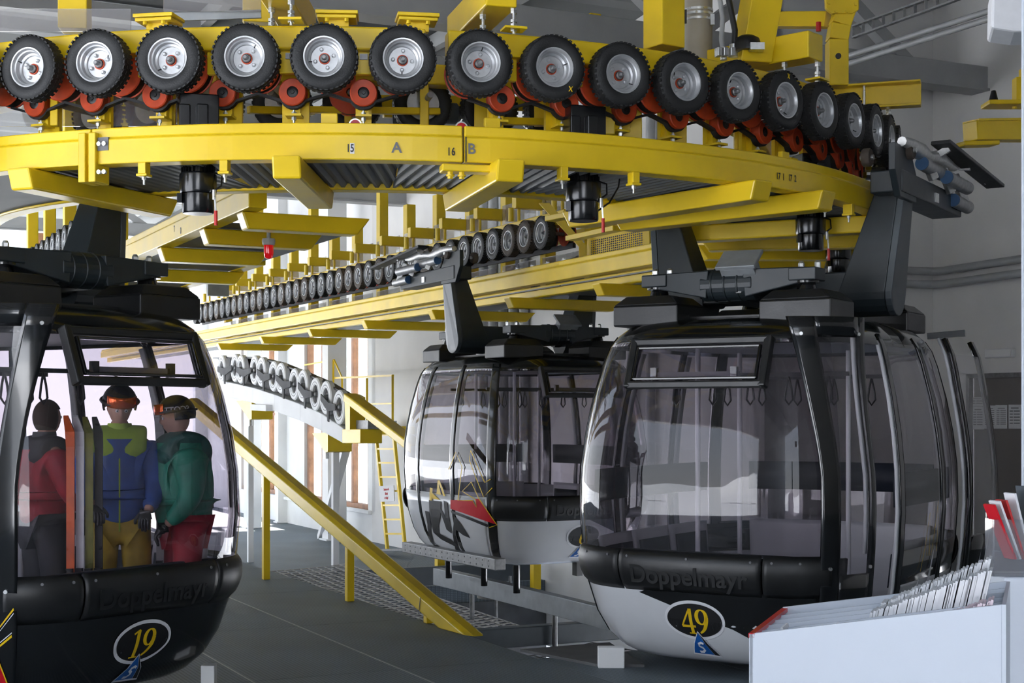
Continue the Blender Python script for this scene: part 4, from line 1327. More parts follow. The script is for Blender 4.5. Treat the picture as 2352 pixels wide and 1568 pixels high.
# ================================================================== gondola cabins (local frame: numbered end is -Y)
CA, CB, CN = 1.168, 1.594, 3.68
SZ = [(-.12, .66), (-.09, .735), (-.05, .785), (.05, .855), (.2, .912), (.42, .958), (.68, .985), (.95, 1.0), (1.25, .993), (1.5, .970), (1.75, .934), (2.0, .884), (2.12, .852), (2.20, .812), (2.26, .758), (2.30, .68), (2.325, .56)]
def cs(z):
    if z <= SZ[0][0]: return SZ[0][1]
    for (z0, s0), (z1, s1) in zip(SZ[:-1], SZ[1:]):
        if z <= z1: return s0 + (s1 - s0) * (z - z0) / (z1 - z0)
    return SZ[-1][1]
def sgp(v, e): return math.copysign(abs(v) ** e, v)
def cpt(t, z, off=0.0, k=None):
    x, y = CA * sgp(math.cos(t), 2 / CN), CB * sgp(math.sin(t), 2 / CN)
    s = cs(z) if k is None else k
    nx, ny = sgp(x / CA, CN - 1) / CA, sgp(y / CB, CN - 1) / CB
    l = math.hypot(nx, ny) or 1
    return Vector((x * s + nx / l * off, y * s + ny / l * off, z))
def t_front(u): return -math.acos(max(-1, min(1, sgp(u / CA, CN / 2))))
def t_right(v): return math.asin(max(-1, min(1, sgp(v / CB, CN / 2))))
def t_left(v): return -PI - t_right(v)
def f_front(u, z, off=.004):
    s = cs(z)
    y = -CB * max(0, 1 - abs(u / CA) ** CN) ** (1 / CN) * s
    return Vector((u * s, y - off, z))
def f_side(sx):
    def f_(v, z, off=.004):
        s = cs(z)
        x = CA * max(0, 1 - abs(v / CB) ** CN) ** (1 / CN) * s
        return Vector((sx * (x + off), v * s, z))
    return f_
ZR = [-.12, -.09, -.05, .05, .2, .42, .44, .55, .68, .95, 1.25, 1.5, 1.75, 2.0, 2.12, 2.2, 2.26, 2.30, 2.325]
def zlist(z0, z1): return [z0] + [z for z in ZR if z0 + .005 < z < z1 - .005] + [z1]
def patch(t0, t1, z0, z1, off=0.0, nt=None, bulge=0.0):
    nt = nt or max(2, int(abs(t1 - t0) / .045))
    zs = zlist(z0, z1) if not bulge else [z0 + (z1 - z0) * i / 7 for i in range(8)]
    rows = []
    for z in zs:
        q = (z - z0) / (z1 - z0)
        o = off + (bulge * math.sin(PI * min(1, max(0, q))) ** .6 if bulge else 0)
        rows.append([cpt(t0 + (t1 - t0) * i / nt, z, o) for i in range(nt + 1)])
    return MB().grid(rows)
def decal(name, polys, fn, m_, parent, off=.004, mx=.10):
    bm = bmesh.new()
    for P in polys:
        vs = [bm.verts.new((p[0], p[1], 0)) for p in P]
        try: bm.faces.new(vs)
        except ValueError: pass
    bmesh.ops.triangulate(bm, faces=bm.faces)
    for _ in range(6):
        es = [e for e in bm.edges if e.calc_length() > mx]
        if not es: break
        bmesh.ops.subdivide_edges(bm, edges=es, cuts=1)
        bmesh.ops.triangulate(bm, faces=[f for f in bm.faces if len(f.verts) > 3])
    for v in bm.verts: v.co = fn(v.co.x, v.co.y, off)
    me = bpy.data.meshes.new(name)
    bm.to_mesh(me)
    bm.free()
    me.materials.append(m_)
    return link(name, me, parent)
def ellipse(cx, cy, a, b, n=40, rot=0.0): return [(cx + a * math.cos(2 * PI * i / n), cy + b * math.sin(2 * PI * i / n)) for i in range(n)]
def ribbon(pts, w0, w1=None, pen=False):
    """stroke polygons; pen=True gives thick uprights and thin bars"""
    out = []
    n = len(pts)
    L, R = [], []
    for i, p in enumerate(pts):
        q0, q1 = pts[max(0, i - 1)], pts[min(n - 1, i + 1)]
        dx, dy = q1[0] - q0[0], q1[1] - q0[1]
        l = math.hypot(dx, dy) or 1
        w = w0 if not pen else w0 + (w1 - w0) * abs(dy / l) ** 1.5
        L.append((p[0] - dy / l * w / 2, p[1] + dx / l * w / 2))
        R.append((p[0] + dy / l * w / 2, p[1] - dx / l * w / 2))
    for i in range(n - 1): out.append([L[i], R[i], R[i + 1], L[i + 1]])
    return out
def outline(pts, w): return ribbon(pts + [pts[0], pts[1]], w)
def digit(ch, ox, oy, h):
    S = lambda P: [(ox + x * h, oy + y * h) for x, y in P]
    arc_ = lambda cx, cy, a, b, d0, d1, n=22: [(cx + a * math.cos(math.radians(d0 + (d1 - d0) * i / n)), cy + b * math.sin(math.radians(d0 + (d1 - d0) * i / n))) for i in range(n + 1)]
    r = []
    if ch == '1':
        r += ribbon(S([(.27, .97), (.27, .02)]), .15 * h) + ribbon(S([(.06, .84), (.2, .92), (.30, .97)]), .07 * h) + ribbon(S([(.08, .02), (.47, .02)]), .05 * h)
    elif ch == '4':
        r += ribbon(S([(.44, .98), (.44, .02)]), .14 * h) + ribbon(S([(.42, .97), (.03, .30)]), .07 * h) + ribbon(S([(.02, .30), (.62, .30)]), .09 * h) + ribbon(S([(.26, .02), (.62, .02)]), .05 * h)
    elif ch == '9':
        r += ribbon(S(arc_(.30, .68, .21, .27, 0, 360, 36)), .05 * h, .16 * h, True)
        r += ribbon(S(arc_(-.02, .68, .54, .66, 0, -72, 20)), .04 * h, .16 * h, True)
    elif ch == '6':
        r += ribbon(S(arc_(.30, .32, .21, .27, 0, 360, 36)), .05 * h, .16 * h, True)
        r += ribbon(S(arc_(.62, .32, .54, .66, 180, 108, 20)), .04 * h, .16 * h, True)
    return r
def badge(parent, num, zc, plain):
    fn = f_front
    bd = decal('badge_ring', [ellipse(0, zc, .245, .142, 44)], fn, DWH, parent, .005, .09)
    decal('badge_field', [ellipse(0, zc, .222, .120, 44)], fn, INK, bd, .0075, .09)
    h = .185
    wd = {'1': .5, '4': .62, '9': .58, '6': .58}
    tot = sum(wd[c] for c in num) * h
    x = -tot / 2
    polys = []
    for c in num:
        polys += digit(c, x, zc - h / 2 - .005, h)
        x += wd[c] * h
    decal('number', polys, fn, DYE, bd, .0095, .05)
    zt = zc - .105
    decal('logo_edge', [[(0.005, zt + .03), (.155, zt - .165), (-.115, zt - .155)]], fn, DWH, parent, .0095, .08)
    lg = decal('logo_blue', [[(0.005, zt + .018), (.085, zt - .148), (-.098, zt - .143)]], fn, DBL, parent, .0115, .08)
    decal('logo_black', [[(0.008, zt + .018), (.138, zt - .154), (.088, zt - .149)]], fn, INK, lg, .0118, .08)
    s = [(.030, -.065), (.012, -.056), (-.012, -.066), (-.016, -.082), (.012, -.098), (.018, -.114), (-.004, -.130), (-.036, -.130)]
    decal('logo_letter', ribbon([(x, zt + y) for x, y in s], .018), fn, DWH, lg, .0135, .05)
    return bd

def cabin(c, th, num, label, low_m, side_m, op, gd, detail=True):
    """op: side whose doors stand open (+1, -1 or 0); gd: direction of the grips along local Y"""
    R = thing('gondola_cabin', label, 'gondola', (c[0], c[1], 0), 'gondola cabins', th, world=False)
    t_side = {1: t_right, -1: t_left}
    # ---- shell
    if op == 1: ta, tb = t_right(-.62), t_right(-1.25) + 2 * PI
    elif op == -1: ta, tb = t_left(-1.25), t_left(-.62) + 2 * PI
    else: ta, tb = 0, 2 * PI
    sh = patch(ta, tb, -.12, .44, nt=110)
    sh.obj('lower_shell', low_m, R, 60, thick=.02)
    patch(ta, tb, .44, .68, .002, nt=110).obj('waist_band', side_m, R, 60, thick=.02)
    patch(0, 2 * PI, 2.12, 2.325, nt=130).obj('roof_edge', BLK, R, 60, thick=.01)
    ring = [cpt(2 * PI * i / 80, 2.325) for i in range(80)]
    MB().prism(ring, (0, 0, .012)).obj('roof', BLKS, R, 60)
    ring = [cpt(2 * PI * i / 80, -.118) for i in range(80)]
    MB().prism(ring, (0, 0, .02)).obj('underside', BLKS, R)
    MB().prism([cpt(2 * PI * i / 80, .05, -.03) for i in range(80)], (0, 0, .02)).obj('cabin_floor', INKG, R)
    MB().prism([cpt(2 * PI * i / 80, 2.14, -.04) for i in range(80)], (0, 0, .015)).obj('inner_ceiling', PIPE, R)
    # ---- end windows wrap round the corners
    lim = 1.18
    for end in (-1, 1):
        a0 = t_left(-lim) if end < 0 else t_right(lim)
        a1 = t_right(-lim) if end < 0 else PI - t_right(lim)
        if end < 0 and op == 1: a1 = t_front(.98)
        if end < 0 and op == -1: a0 = t_front(-.98)
        patch(a0, a1, .66, 2.14, .0, nt=44).obj('end_window', CABG, R, 60)
    for sx in (1, -1):
        f_ = t_side[sx]
        if op == sx:
            segs = ((-.60, .40), (.40, lim))
        else:
            segs = ((-lim, -.42), (-.42, .54), (.54, lim))
        for v0, v1 in segs:
            patch(f_(v0), f_(v1), .66, 2.14, .0, nt=14).obj('side_window', DORG if op == sx else CABG, R, 60)
        seams = [-lim, -.42, .54, lim] if op != sx else [-.58, .40, lim]
        for v in seams:
            w_ = .045 if abs(v) < 1 else .06
            patch(f_(v - w_), f_(v + w_), -.08, 2.2, .010, nt=6).obj('pillar', BLK, R, 60, thick=.02)
            if op == sx and v == -.58:
                patch(f_(v - w_ - .035), f_(v - w_), .0, 2.15, .0, nt=3).obj('white_edge', DWH, R, 60, thick=.02)
        if op != sx:
            patch(f_(-lim + .1), f_(lim - .1), -.06, .655, .008, nt=40).obj('door_panel', side_m, R, 60, thick=.01)
    # ---- bumpers, in three pieces at each end
    for end in (-1, 1):
        L_ = t_left(-1.2) if end < 0 else t_right(1.2)
        Rr = t_right(-1.2) if end < 0 else PI - t_right(1.2)
        if end < 0:
            cuts = [L_, t_front(-.535), t_front(.535), Rr]
            if op == 1: cuts[3] = t_front(.93)
            if op == -1: cuts[0] = t_front(-.93)
        else:
            cuts = [L_, -t_front(.535), -t_front(-.535), Rr]
        for k in range(3):
            bp = patch(cuts[k] + .006, cuts[k + 1] - .006, .415, .70, .0, nt=18, bulge=.055).obj('bumper', BLKS, R, 60, thick=.02)
            if end < 0 and k == 1:
                me = text_mesh('Doppelmayr', .17, BLKS, .002)
                for v in me.vertices: v.co = f_front(v.co.x * 1.05, .53 + v.co.y, .057 + v.co.z)
                link('embossed_name', me, bp)
            if end < 0:
                for q in (.12, .5, .88):
                    tt_ = cuts[k] + (cuts[k + 1] - cuts[k]) * q
                    a = cpt(tt_, .655, .028)
                    n_ = cpt(tt_, .655, .040) - a
                    MB().cyl(a, a + n_, .009, n=8).obj('screw', INKG, bp)
    # ---- vent window on the numbered end
    def vp(u, q, o=0.0): return Vector((u, -1.475 + .115 * q - o, 1.835 + .30 * q))
    vw = .50
    vf = MB()
    for (u0, q0, u1, q1) in ((-vw, 0, vw, 0), (-vw, 1, vw, 1)): vf.bar(vp(u0, q0, .0), vp(u1, q1, .0), .075, .055)
    for u in (-vw, vw): vf.bar(vp(u, -.08), vp(u, 1.08), .055, .075, up=(0, -1, .4))
    vo = vf.obj('vent_frame', BLKS, R, bevel=.012)
    m = MB()
    for (u0, q0, u1, q1) in ((-vw + .045, .14, vw - .045, .14), (-vw + .045, .86, vw - .045, .86)): m.bar(vp(u0, q0, .03), vp(u1, q1, .03), .03, .02)
    for u in (-vw + .045, vw - .045): m.bar(vp(u, .12, .03), vp(u, .88, .03), .02, .03, up=(0, -1, .4))
    m.obj('vent_sash', BLK, vo, bevel=.005)
    MB().add([vp(-vw + .03, .1, .02), vp(vw - .03, .1, .02), vp(vw - .03, .9, .02), vp(-vw + .03, .9, .02)], [(0, 1, 2, 3)]).obj('vent_pane', DORG, vo)
    MB().bar(vp(-.32, .22, -.05), vp(.30, .22, -.05), .03, .045).obj('vent_bar', PIPE, vo)
    for u in (-.33, .27): MB().box(vp(u, .25, -.03), (.045, .04, .09)).obj('vent_catch', BLK, vo)
    # ---- badge, drip strip
    badge(R, num, .225, low_m is BLK)
    # ---- roof gear: fairings, mounts, yoke
    for sx in (-1, 1):
        for sy in (-1, 1):
            x, y = .57 * sx, .85 * sy
            lo = [(x - .26, y - .24), (x + .26, y - .24), (x + .26, y + .24), (x - .26, y + .24)]
            hi = [(x - .18, y - .19), (x + .18, y - .19), (x + .18, y + .19), (x - .18, y + .19)]
            fm = MB().hexa([*[(p[0], p[1], 2.27) for p in lo], *[(p[0], p[1], 2.42) for p in lo]])
            fm.hexa([*[(p[0], p[1], 2.42) for p in lo], *[(p[0], p[1], 2.49) for p in hi]])
            fm.obj('roof_fairing', BLKS, R, bevel=.012)
            mt = MB().cyl((x, y, 2.49), (x, y, 2.545), .075, .06, 20).cyl((x, y, 2.545), (x, y, 2.56), .09, n=20).obj('rubber_mount', BLK, R, 40)
            ep = MB().box((x, y - .0, 2.605), (.20, .20, .09)).obj('mount_plate', ANT, R, bevel=.008)
            for q in (-.06, .06):
                MB().cyl((x + q, y - .05 * sy, 2.65), (x + q, y - .05 * sy, 2.69), .022, n=6).lathe([(.022, .04), (.014, .055), (0, .058)], (x + q, y - .05 * sy, 2.65), (0, 0, 1), 10).obj('cap_nut', ZINC, ep, 40)
    for sy in (-1, 1):
        y = .85 * sy
        m = MB()
        for sx in (-1, 1):
            m.bar((.14 * sx, y, 2.56), (.60 * sx, y, 2.605), .22, .20, w1=.15, h1=.10)
        m.cyl((-.2, y, 2.56), (.2, y, 2.56), .115, n=24)
        yb = m.obj('yoke_beam', ANT, R, bevel=.008)
        for q in (-.12, -.02, .08): MB().lathe([(.116, 0), (.121, .004), (.121, .012), (.116, .016)], (q, y, 2.56), (1, 0, 0), 24, closed=True).obj('tube_ring', ANT, yb, 40)
    MB().bar((0, -.85, 2.54), (0, .85, 2.54), .24, .2).obj('spine', ANT, R, bevel=.01)
    MB().bar((-.9, 0, 2.58), (.9, 0, 2.58), .30, .2).obj('cross_beam', ANT, R, bevel=.01)
    if num != '19':
     sp = MB().bar((.10, -1.02, 2.66), (.10, -.86, 2.79), .30, .03).bar((.10, -.96, 2.62), (.10, -.88, 2.69), .26, .09).obj('solar_panel', GALV, R, bevel=.006)
     MB().box((.1, -.93, 2.6), (.04, .04, .22)).obj('panel_foot', BLK, sp)
    # ---- hanger arms with grips
    for sx in (-1, 1):
        xb, xt = .90 * sx, .98 * sx
        inb = -.36 * sx
        arm = MB()
        y0, y1 = -.17, .17
        # front profile widening downwards, rounded foot on the outer face
        arm.hexa([(xt + inb * .5, y0 * .62, 3.24), (xt + inb * .5, y1 * .62, 3.24), (xb + inb, y1, 2.50), (xb + inb, y0, 2.50), (xt, y0 * .62, 3.24), (xt, y1 * .62, 3.24), (xb, y1, 2.50), (xb, y0, 2.50)])
        ao = arm.obj('hanger_arm', ANT, R, bevel=.01)
        tp = [(xt, y0 * .62, 3.26), (xt, y1 * .62, 3.26), (xb, y1, 2.52)]
        tp += [(xb, .17 * math.cos(PI * i / 10), 2.52 - .17 * math.sin(PI * i / 10)) for i in range(1, 10)] + [(xb, y0, 2.52)]
        MB().prism([(p[0] + .002 * sx, p[1], p[2]) for p in tp], (.05 * sx, 0, 0)).obj('arm_face_plate', ANTL, ao, bevel=.006)
        foot = [(xb, .17 * math.cos(PI * i / 10), 2.52 - .17 * math.sin(PI * i / 10)) for i in range(11)]
        MB().prism(foot, (inb * 1.0, 0, 0)).obj('arm_foot', ANT, ao)
        MB().cyl((xb + inb * 1.25, 0, 2.56), (xb, 0, 2.56), .11, n=20).obj('arm_boss', ANT, ao, 40)
        g = gd if sx != op or op > 0 else -gd
        gx = xt - .03 * sx
        gb_ = MB().bar((gx, -.28 * g, 3.30), (gx, 1.25 * g, 3.28), .24, .16).obj('grip_housing', ANT, R, bevel=.01)
        m = MB().prism([(gx + .11 * sx, -.42 * g, 3.55), (gx + .11 * sx, -.06 * g, 3.55), (gx + .11 * sx, .08 * g, 3.38), (gx + .11 * sx, .08 * g, 3.18), (gx + .11 * sx, -.30 * g, 3.18), (gx + .11 * sx, -.42 * g, 3.36)], (-.05 * sx, 0, 0))
        m.obj('cheek_plate', ANT, gb_, bevel=.006)
        for (ya, yb_, z, xo) in ((.12, .62, 3.47, .14), (.55, 1.12, 3.42, .20), (.95, 1.35, 3.30, .14)):
            MB().cyl((gx + xo * sx, ya * g, z), (gx + xo * sx, yb_ * g, z - .01), .052, n=20).obj('spring_tube', STEELM, gb_, 40)
            MB().cyl((gx + xo * sx, (ya - .012) * g, z), (gx + xo * sx, ya * g, z), .050, n=20).obj('blue_cap', CAPB, gb_, 40)
        lv = [(-.30, 3.57, .035), (-.1, 3.58, .045), (.12, 3.56, .065), (.35, 3.55, .04), (.6, 3.58, .06), (.85, 3.56, .05), (1.05, 3.57, .03)]
        MB().tube([(gx + .12 * sx, y * g, z) for y, z, r in lv], [r for y, z, r in lv], 8).obj('clamp_lever', ALU, gb_, 50)
        for (y, z) in ((.25, 3.5), (.72, 3.46), (1.1, 3.42)):
            MB().bar((gx + .1 * sx, y * g, z + .1), (gx + .16 * sx, (y + .1) * g, z - .12), .05, .07).obj('link_arm', ALU, gb_, bevel=.008)
        MB().bar((gx + .20 * sx, .38 * g, 3.66), (gx + .26 * sx, 1.75 * g, 3.50), .15, .03).obj('friction_plate', BLKS, gb_, bevel=.006)
        for y in (.5, 1.1, 1.6): MB().bar((gx + .14 * sx, y * g, 3.58), (gx + .23 * sx, y * g, 3.64 - (y - .4) * .1), .03, .05).obj('plate_bracket', ALU, gb_)
        for (y, z, x_) in ((-.34, 3.47, -.12), (-.12, 3.53, .12)):
            MB().lathe([(.0, -.03), (.06, -.03), (.066, -.02), (.066, .02), (.06, .03), (0, .03)], (gx + x_ * sx, y * g, z), (sx, 0, 0), 24).obj('running_roller', RUBB, gb_, 40)
            MB().cyl((gx + (x_ - .05) * sx, y * g, z), (gx + (x_ + .05) * sx, y * g, z), .018, n=10).obj('roller_pin', ZINC, gb_)
        MB().box((gx + .12 * sx, .55 * g, 3.27), (.02, .08, .07)).obj('switch_plate', ZINC, gb_)
    # ---- interior
    for sx in (-1, 1):
        vr = (-1.0, 1.0) if op != sx else (-.5, 1.0)
        patch(t_side[sx](vr[0]), t_side[sx](vr[1]), .98, 1.22, -.06, nt=16).obj('back_pad', NAVY, R, 60, thick=.03)
        n_ = 3 if op != sx else 2
        for k in range(n_):
            v0 = vr[0] + (vr[1] - vr[0]) * k / n_
            v1 = vr[0] + (vr[1] - vr[0]) * (k + 1) / n_
            fr_ = patch(t_side[sx](v0 + .02), t_side[sx](v1 - .02), .12, .72, -.07, nt=8).obj('seat_back', DWH, R, 60, thick=.02)
            patch(t_side[sx](v0 + .08), t_side[sx](v1 - .08), .40, .64, -.10, nt=6).obj('seat_pad', NAVY, fr_, 60, thick=.02)
        for v in (-.42, .54):
            if op == sx and v < 0: continue
            patch(t_side[sx](v - .03), t_side[sx](v + .03), .68, 2.1, -.045, nt=3).obj('inner_rib', PIPE, R, 60, thick=.02)
    for end in (-1, 1):
        a0, a1 = (t_front(-.85), t_front(.85)) if end < 0 else (-t_front(.85), -t_front(-.85))
        if end > 0:
            patch(a0, a1, .98, 1.22, -.06, nt=16).obj('back_pad', NAVY, R, 60, thick=.03)
            patch(a0, a1, .12, .72, -.07, nt=16).obj('seat_back', DWH, R, 60, thick=.02)
        else:
            MB().box((0, -1.36, .64), (1.5, .05, .09)).obj('rail_pad', NAVY, R, bevel=.01)
    for x, y in ((-.45, .35), (.45, .35), (-.40, -.55)):
        MB().cyl((x, y, .06), (x, y, 2.12), .019, n=12).obj('grab_pole', DWH, R, 40)
    for y in (-.5, .45):
        MB().bar((-.75, y, 1.92), (.75, y, 1.92), .03, .03).obj('strap_bar', BLKS, R)
        for x in (-.6, -.3, 0, .3, .6):
            pts = [(x, y, 1.92), (x - .02, y, 1.82), (x - .03, y, 1.74), (x, y, 1.70), (x + .03, y, 1.74), (x + .02, y, 1.82), (x, y, 1.90)]
            MB().tube(pts, .008, 6).obj('hand_strap', BLKS, R)
    # ---- open door leaves
    if op:
        f_ = t_side[op]
        def leaf(u_edge, v_edge, k_, name, z0=-.08, z1=2.27, front=True):
            zs = [z0 + (z1 - z0) * i / 18 for i in range(19)]
            def row(z, q0, q1, off=0.0, n=12):
                s = cs(z)
                top = max(0, (z - 1.2) / 1.07)
                s = s + (k_ - s) * min(1, top * .98) if z > 1.2 else s
                s = max(s, cs(z)) + .03
                if front:
                    ue = u_edge - (.20 * top ** 1.5)
                    ta_ = t_front(op * ue)
                    tb_ = f_(v_edge - .12 * top)
                else:
                    ta_, tb_ = f_(u_edge), f_(v_edge)
                return [cpt(ta_ + (tb_ - ta_) * (q0 + (q1 - q0) * i / n), z, off, k=s) for i in range(n + 1)]
            lf = MB().grid([row(z, 0, .32, 0, 6) for z in zs]).grid([row(z, .90, 1, 0, 3) for z in zs]).grid([row(z, .32, .90, 0, 8) for z in zs if z < .70]).grid([row(z, .32, .90, 0, 8) for z in zs if z > 2.06])
            lo = lf.obj(name, BLK, R, 60, thick=.025)
            MB().grid([row(z, .30, .92, .002, 10) for z in zs if .55 < z < 2.2]).obj('leaf_glass', DORG, lo, 60)
            MB().grid([row(z, .86, .905, -.03, 2) for z in zs if .6 < z < 2.15]).obj('leaf_inner_edge', DWH, lo, 60, thick=.02)
            for z, q in ((2.16, .12), (2.16, .9), (.62, .15), (.62, .9)):
                a = row(z, q, q + .01, .0, 1)[0]
                b_ = row(z, q, q + .01, .012, 1)[0]
                MB().cyl(a, b_, .012, n=8).obj('rivet', ZINC, lo)
            return lo, row
        l1, row1 = leaf(.88, -1.02, 1.0, 'door_leaf')
        # rear leaf slid back, standing off the body
        rows_in, rows_out = [], []
        zs = [-.08 + 2.30 * i / 18 for i in range(19)]
        def rl_(z, v, o): return Vector((op * (CA * (cs(z) * .75 + .25 * max(cs(z), .93)) + .10 + o), v, z))
        m = MB().grid([[rl_(z, v, 0) for v in (.78, .86)] for z in zs]).grid([[rl_(z, v, 0) for v in (1.52, 1.62)] for z in zs]).grid([[rl_(z, v, 0) for v in (.86, 1.52)] for z in zs if z < .7])
        l2 = m.obj('door_leaf', BLK, R, 60, thick=.03)
        MB().grid([[rl_(z, v, .002) for v in (.85, 1.53)] for z in zs if .6 < z < 2.2]).obj('leaf_glass', DORG, l2, 60)
        MB().grid([[rl_(z, v, -.045) for v in (.775, .83)] for z in zs if z > .05]).obj('leaf_inner_edge', DWH, l2, 60, thick=.02)
        MB().bar((op * .9, .9, 2.24), (op * 1.18, .95, 2.26), .06, .05).obj('door_carriage', BLK, R)
        # door sill and step
        MB().bar((op * 1.06, -1.2, .0), (op * 1.06, -.6, .0), .12, .05).obj('door_sill', DWH, R)
        for z0, z1 in ((.02, .30), (.36, .66)):
            pass
        return R, l1, row1
    return R, None, None

def pix_local(c, th, px, py, xloc):
    """local (y, z) where the ray through a photo pixel meets the plane x = xloc of a cabin"""
    X = V2(math.cos(th), math.sin(th))
    m_ = (px - CX) / F
    Y = (V2(*c).dot(X) + xloc) / (m_ * X.x + X.y)
    p = V2(m_ * Y, Y) - V2(*c)
    return p.dot(V2(-X.y, X.x)), EYE + (HY - py) * Y / F

C49, T49 = (2.021, 11.463), -.557
C19, T19 = (-3.482, 10.12), .953
C06, T06 = (.116, 18.44), .50
g49, leaf49, row49 = cabin(C49, T49, '49', 'large gondola numbered 49 at right with white and black lower shell and open doors', WHT, BLK, 1, 1)
g19, leaf19, row19 = cabin(C19, T19, '19', 'black gondola numbered 19 at left carrying skiers', BLK, BLK, -1, -1)
g06, _, _ = cabin(C06, T06, '6', 'white gondola numbered 6 farther back with a red and black graphic', WHT, WHT, 0, 1)
# ---- black field on the front of cabin 49
decal('black_field', [[(-.42, .40), (-.05, .28), (.30, .18), (.62, .03), (.86, -.08), (.98, .05), (1.02, .30), (1.02, .44), (-.30, .44)]], f_front, BLK, g49, .0025, .08)
decal('black_field', [[(-.02, .44), (.45, .26), (.62, .22), (.80, .44)]], f_front, BLK, g06, .0025, .08)
# ---- graphics on the side of cabin 6 (photo outline carried onto the door side)
X6, Y6 = V2(math.cos(T06), math.sin(T06)), V2(-math.sin(T06), math.cos(T06))
TS6 = [t_left(1.3) + (t_front(-.3) - t_left(1.3)) * i / 300 for i in range(301)]
def side6(zx, zy):
    """(perimeter angle, height) on the shell of cabin 6 under a point measured in the photo"""
    px, py = 850 + zx * .38265, 680 + zy * .38265
    z, best = .6, TS6[0]
    for _ in range(4):
        err = 1e9
        for t in TS6:
            q = cpt(t, z, .02)
            w = V2(*C06) + X6 * q.x + Y6 * q.y
            e = abs(CX + F * w.x / w.y - px)
            if e < err: err, best, yy = e, t, w.y
        z = EYE + (HY - py) * yy / F
    return (best, z)
G6 = lambda pts: [side6(*p) for p in pts]
fs6 = lambda t, z, off=.004: cpt(t, z, off)
red = [(482, 1222), (612, 1222), (640, 1262), (633, 1216), (657, 1216), (757, 1370), (484, 1276)]
decal('red_flash', [G6(red)], fs6, DRE, g06, .020)
decal('yellow_outline', ribbon(G6([(475, 1040), (515, 935), (552, 1025), (528, 1225), (614, 1225), (640, 1266), (633, 1220), (552, 1170), (607, 1115), (655, 1216), (762, 1374), (715, 1388)]), .012), fs6, DYE, g06, .0215)
decal('yellow_outline', ribbon(G6([(735, 1150), (683, 1205), (596, 985), (604, 925), (690, 1118), (722, 1098)]), .012), fs6, DYE, g06, .0215)
decal('black_flash', [G6([(484, 1284), (718, 1374), (705, 1386), (490, 1302)]), G6([(505, 1315), (598, 1452), (556, 1434), (498, 1390)])], fs6, INK, g06, .020)
decal('black_flash', [G6([(405, 1250), (452, 1330), (440, 1225), (462, 1240), (470, 1330), (492, 1425), (455, 1400), (420, 1320)])], fs6, INK, g06, .020)
decal('black_lines', ribbon(G6([(342, 1290), (352, 1370), (372, 1475), (412, 1500), (424, 1560)]), .035) + ribbon(G6([(374, 1225), (392, 1420), (455, 1462), (520, 1500)]), .035) + ribbon(G6([(510, 1390), (545, 1560)]), .03), fs6, INK, g06, .020)
decal('white_spike', ribbon(G6([(362, 1225), (367, 1150), (386, 1218)]), .012) + ribbon(G6([(412, 1190), (415, 1105), (445, 1200)]), .012), fs6, DYE, g06, .020)
# footboard below cabin 6
MB().box((-1.02, -.1, -.06), (.14, 2.5, .13)).obj('footboard', STEEL, g06, bevel=.008)
m = MB()
for k in range(16):
    for z in (-.03, -.09): m.cyl((-1.095, -1.2 + .15 * k, z), (-1.088, -1.2 + .15 * k, z), .008, n=6)
m.obj('footboard_rivets', INKG, g06)
for y in (-1.15, -.35, .6): MB().cyl((-.7, y, -.42), (-.7, y, -.1), .04, n=12).obj('guide_pin', BLK, g06, 40)
for x in (.2, .55): MB().box((x, -1.0, -.2), (.08, .1, .16)).obj('floor_stud', BLKS, g06)
# ---- graphics on the door leaves of cabins 19 and 49
def leaf_fn(row, u, z, off=.004):
    return row(z, u, u + .01, off, 1)[0]
f19 = lambda u, z, off=.004: leaf_fn(row19, u, z, off)
decal('red_flash', [[(.06, .02), (.62, .10), (.62, .46), (.5, .46)]], f19, DRE, leaf19, .006)
decal('yellow_outline', ribbon([(.62, -.01), (.30, -.02), (.24, .03), (.04, -.01), (.50, .50), (.66, .62)], .016) + ribbon([(.04, .52), (.25, .40), (.62, .80)], .016) + ribbon([(.06, .36), (.28, .28), (.62, .52)], .016), f19, DYE, leaf19, .007)
decal('white_outline', ribbon([(.04, .495), (.25, .375), (.62, .77)], .007) + ribbon([(.06, .38), (.28, .30), (.62, .54)], .007), f19, DWH, leaf19, .008)
f49 = lambda v, z, off=.004: Vector((CA * (cs(z) * .75 + .25 * max(cs(z), .93)) + .10 + off, v, z))
decal('white_flash', [[(.90, .02), (1.18, .55), (1.12, .10)], [(1.20, .05), (1.36, .72), (1.30, .10)]], f49, DWH, [x for x in g49.children if x.name.startswith('door_leaf')][1], .006)
fs49 = f_side(1)
decal('white_flash', [[(-.42, -.02), (-.10, .50), (-.22, .05)], [(-.05, .02), (.20, .68), (.12, .10)]], fs49, DWH, g49, .012)
decal('yellow_outline', ribbon([(-.1, .50), (.02, .92), (.08, .6)], .012) + ribbon([(.12, .6), (.22, 1.0), (.26, .62)], .012), fs49, DYE, g49, .012)
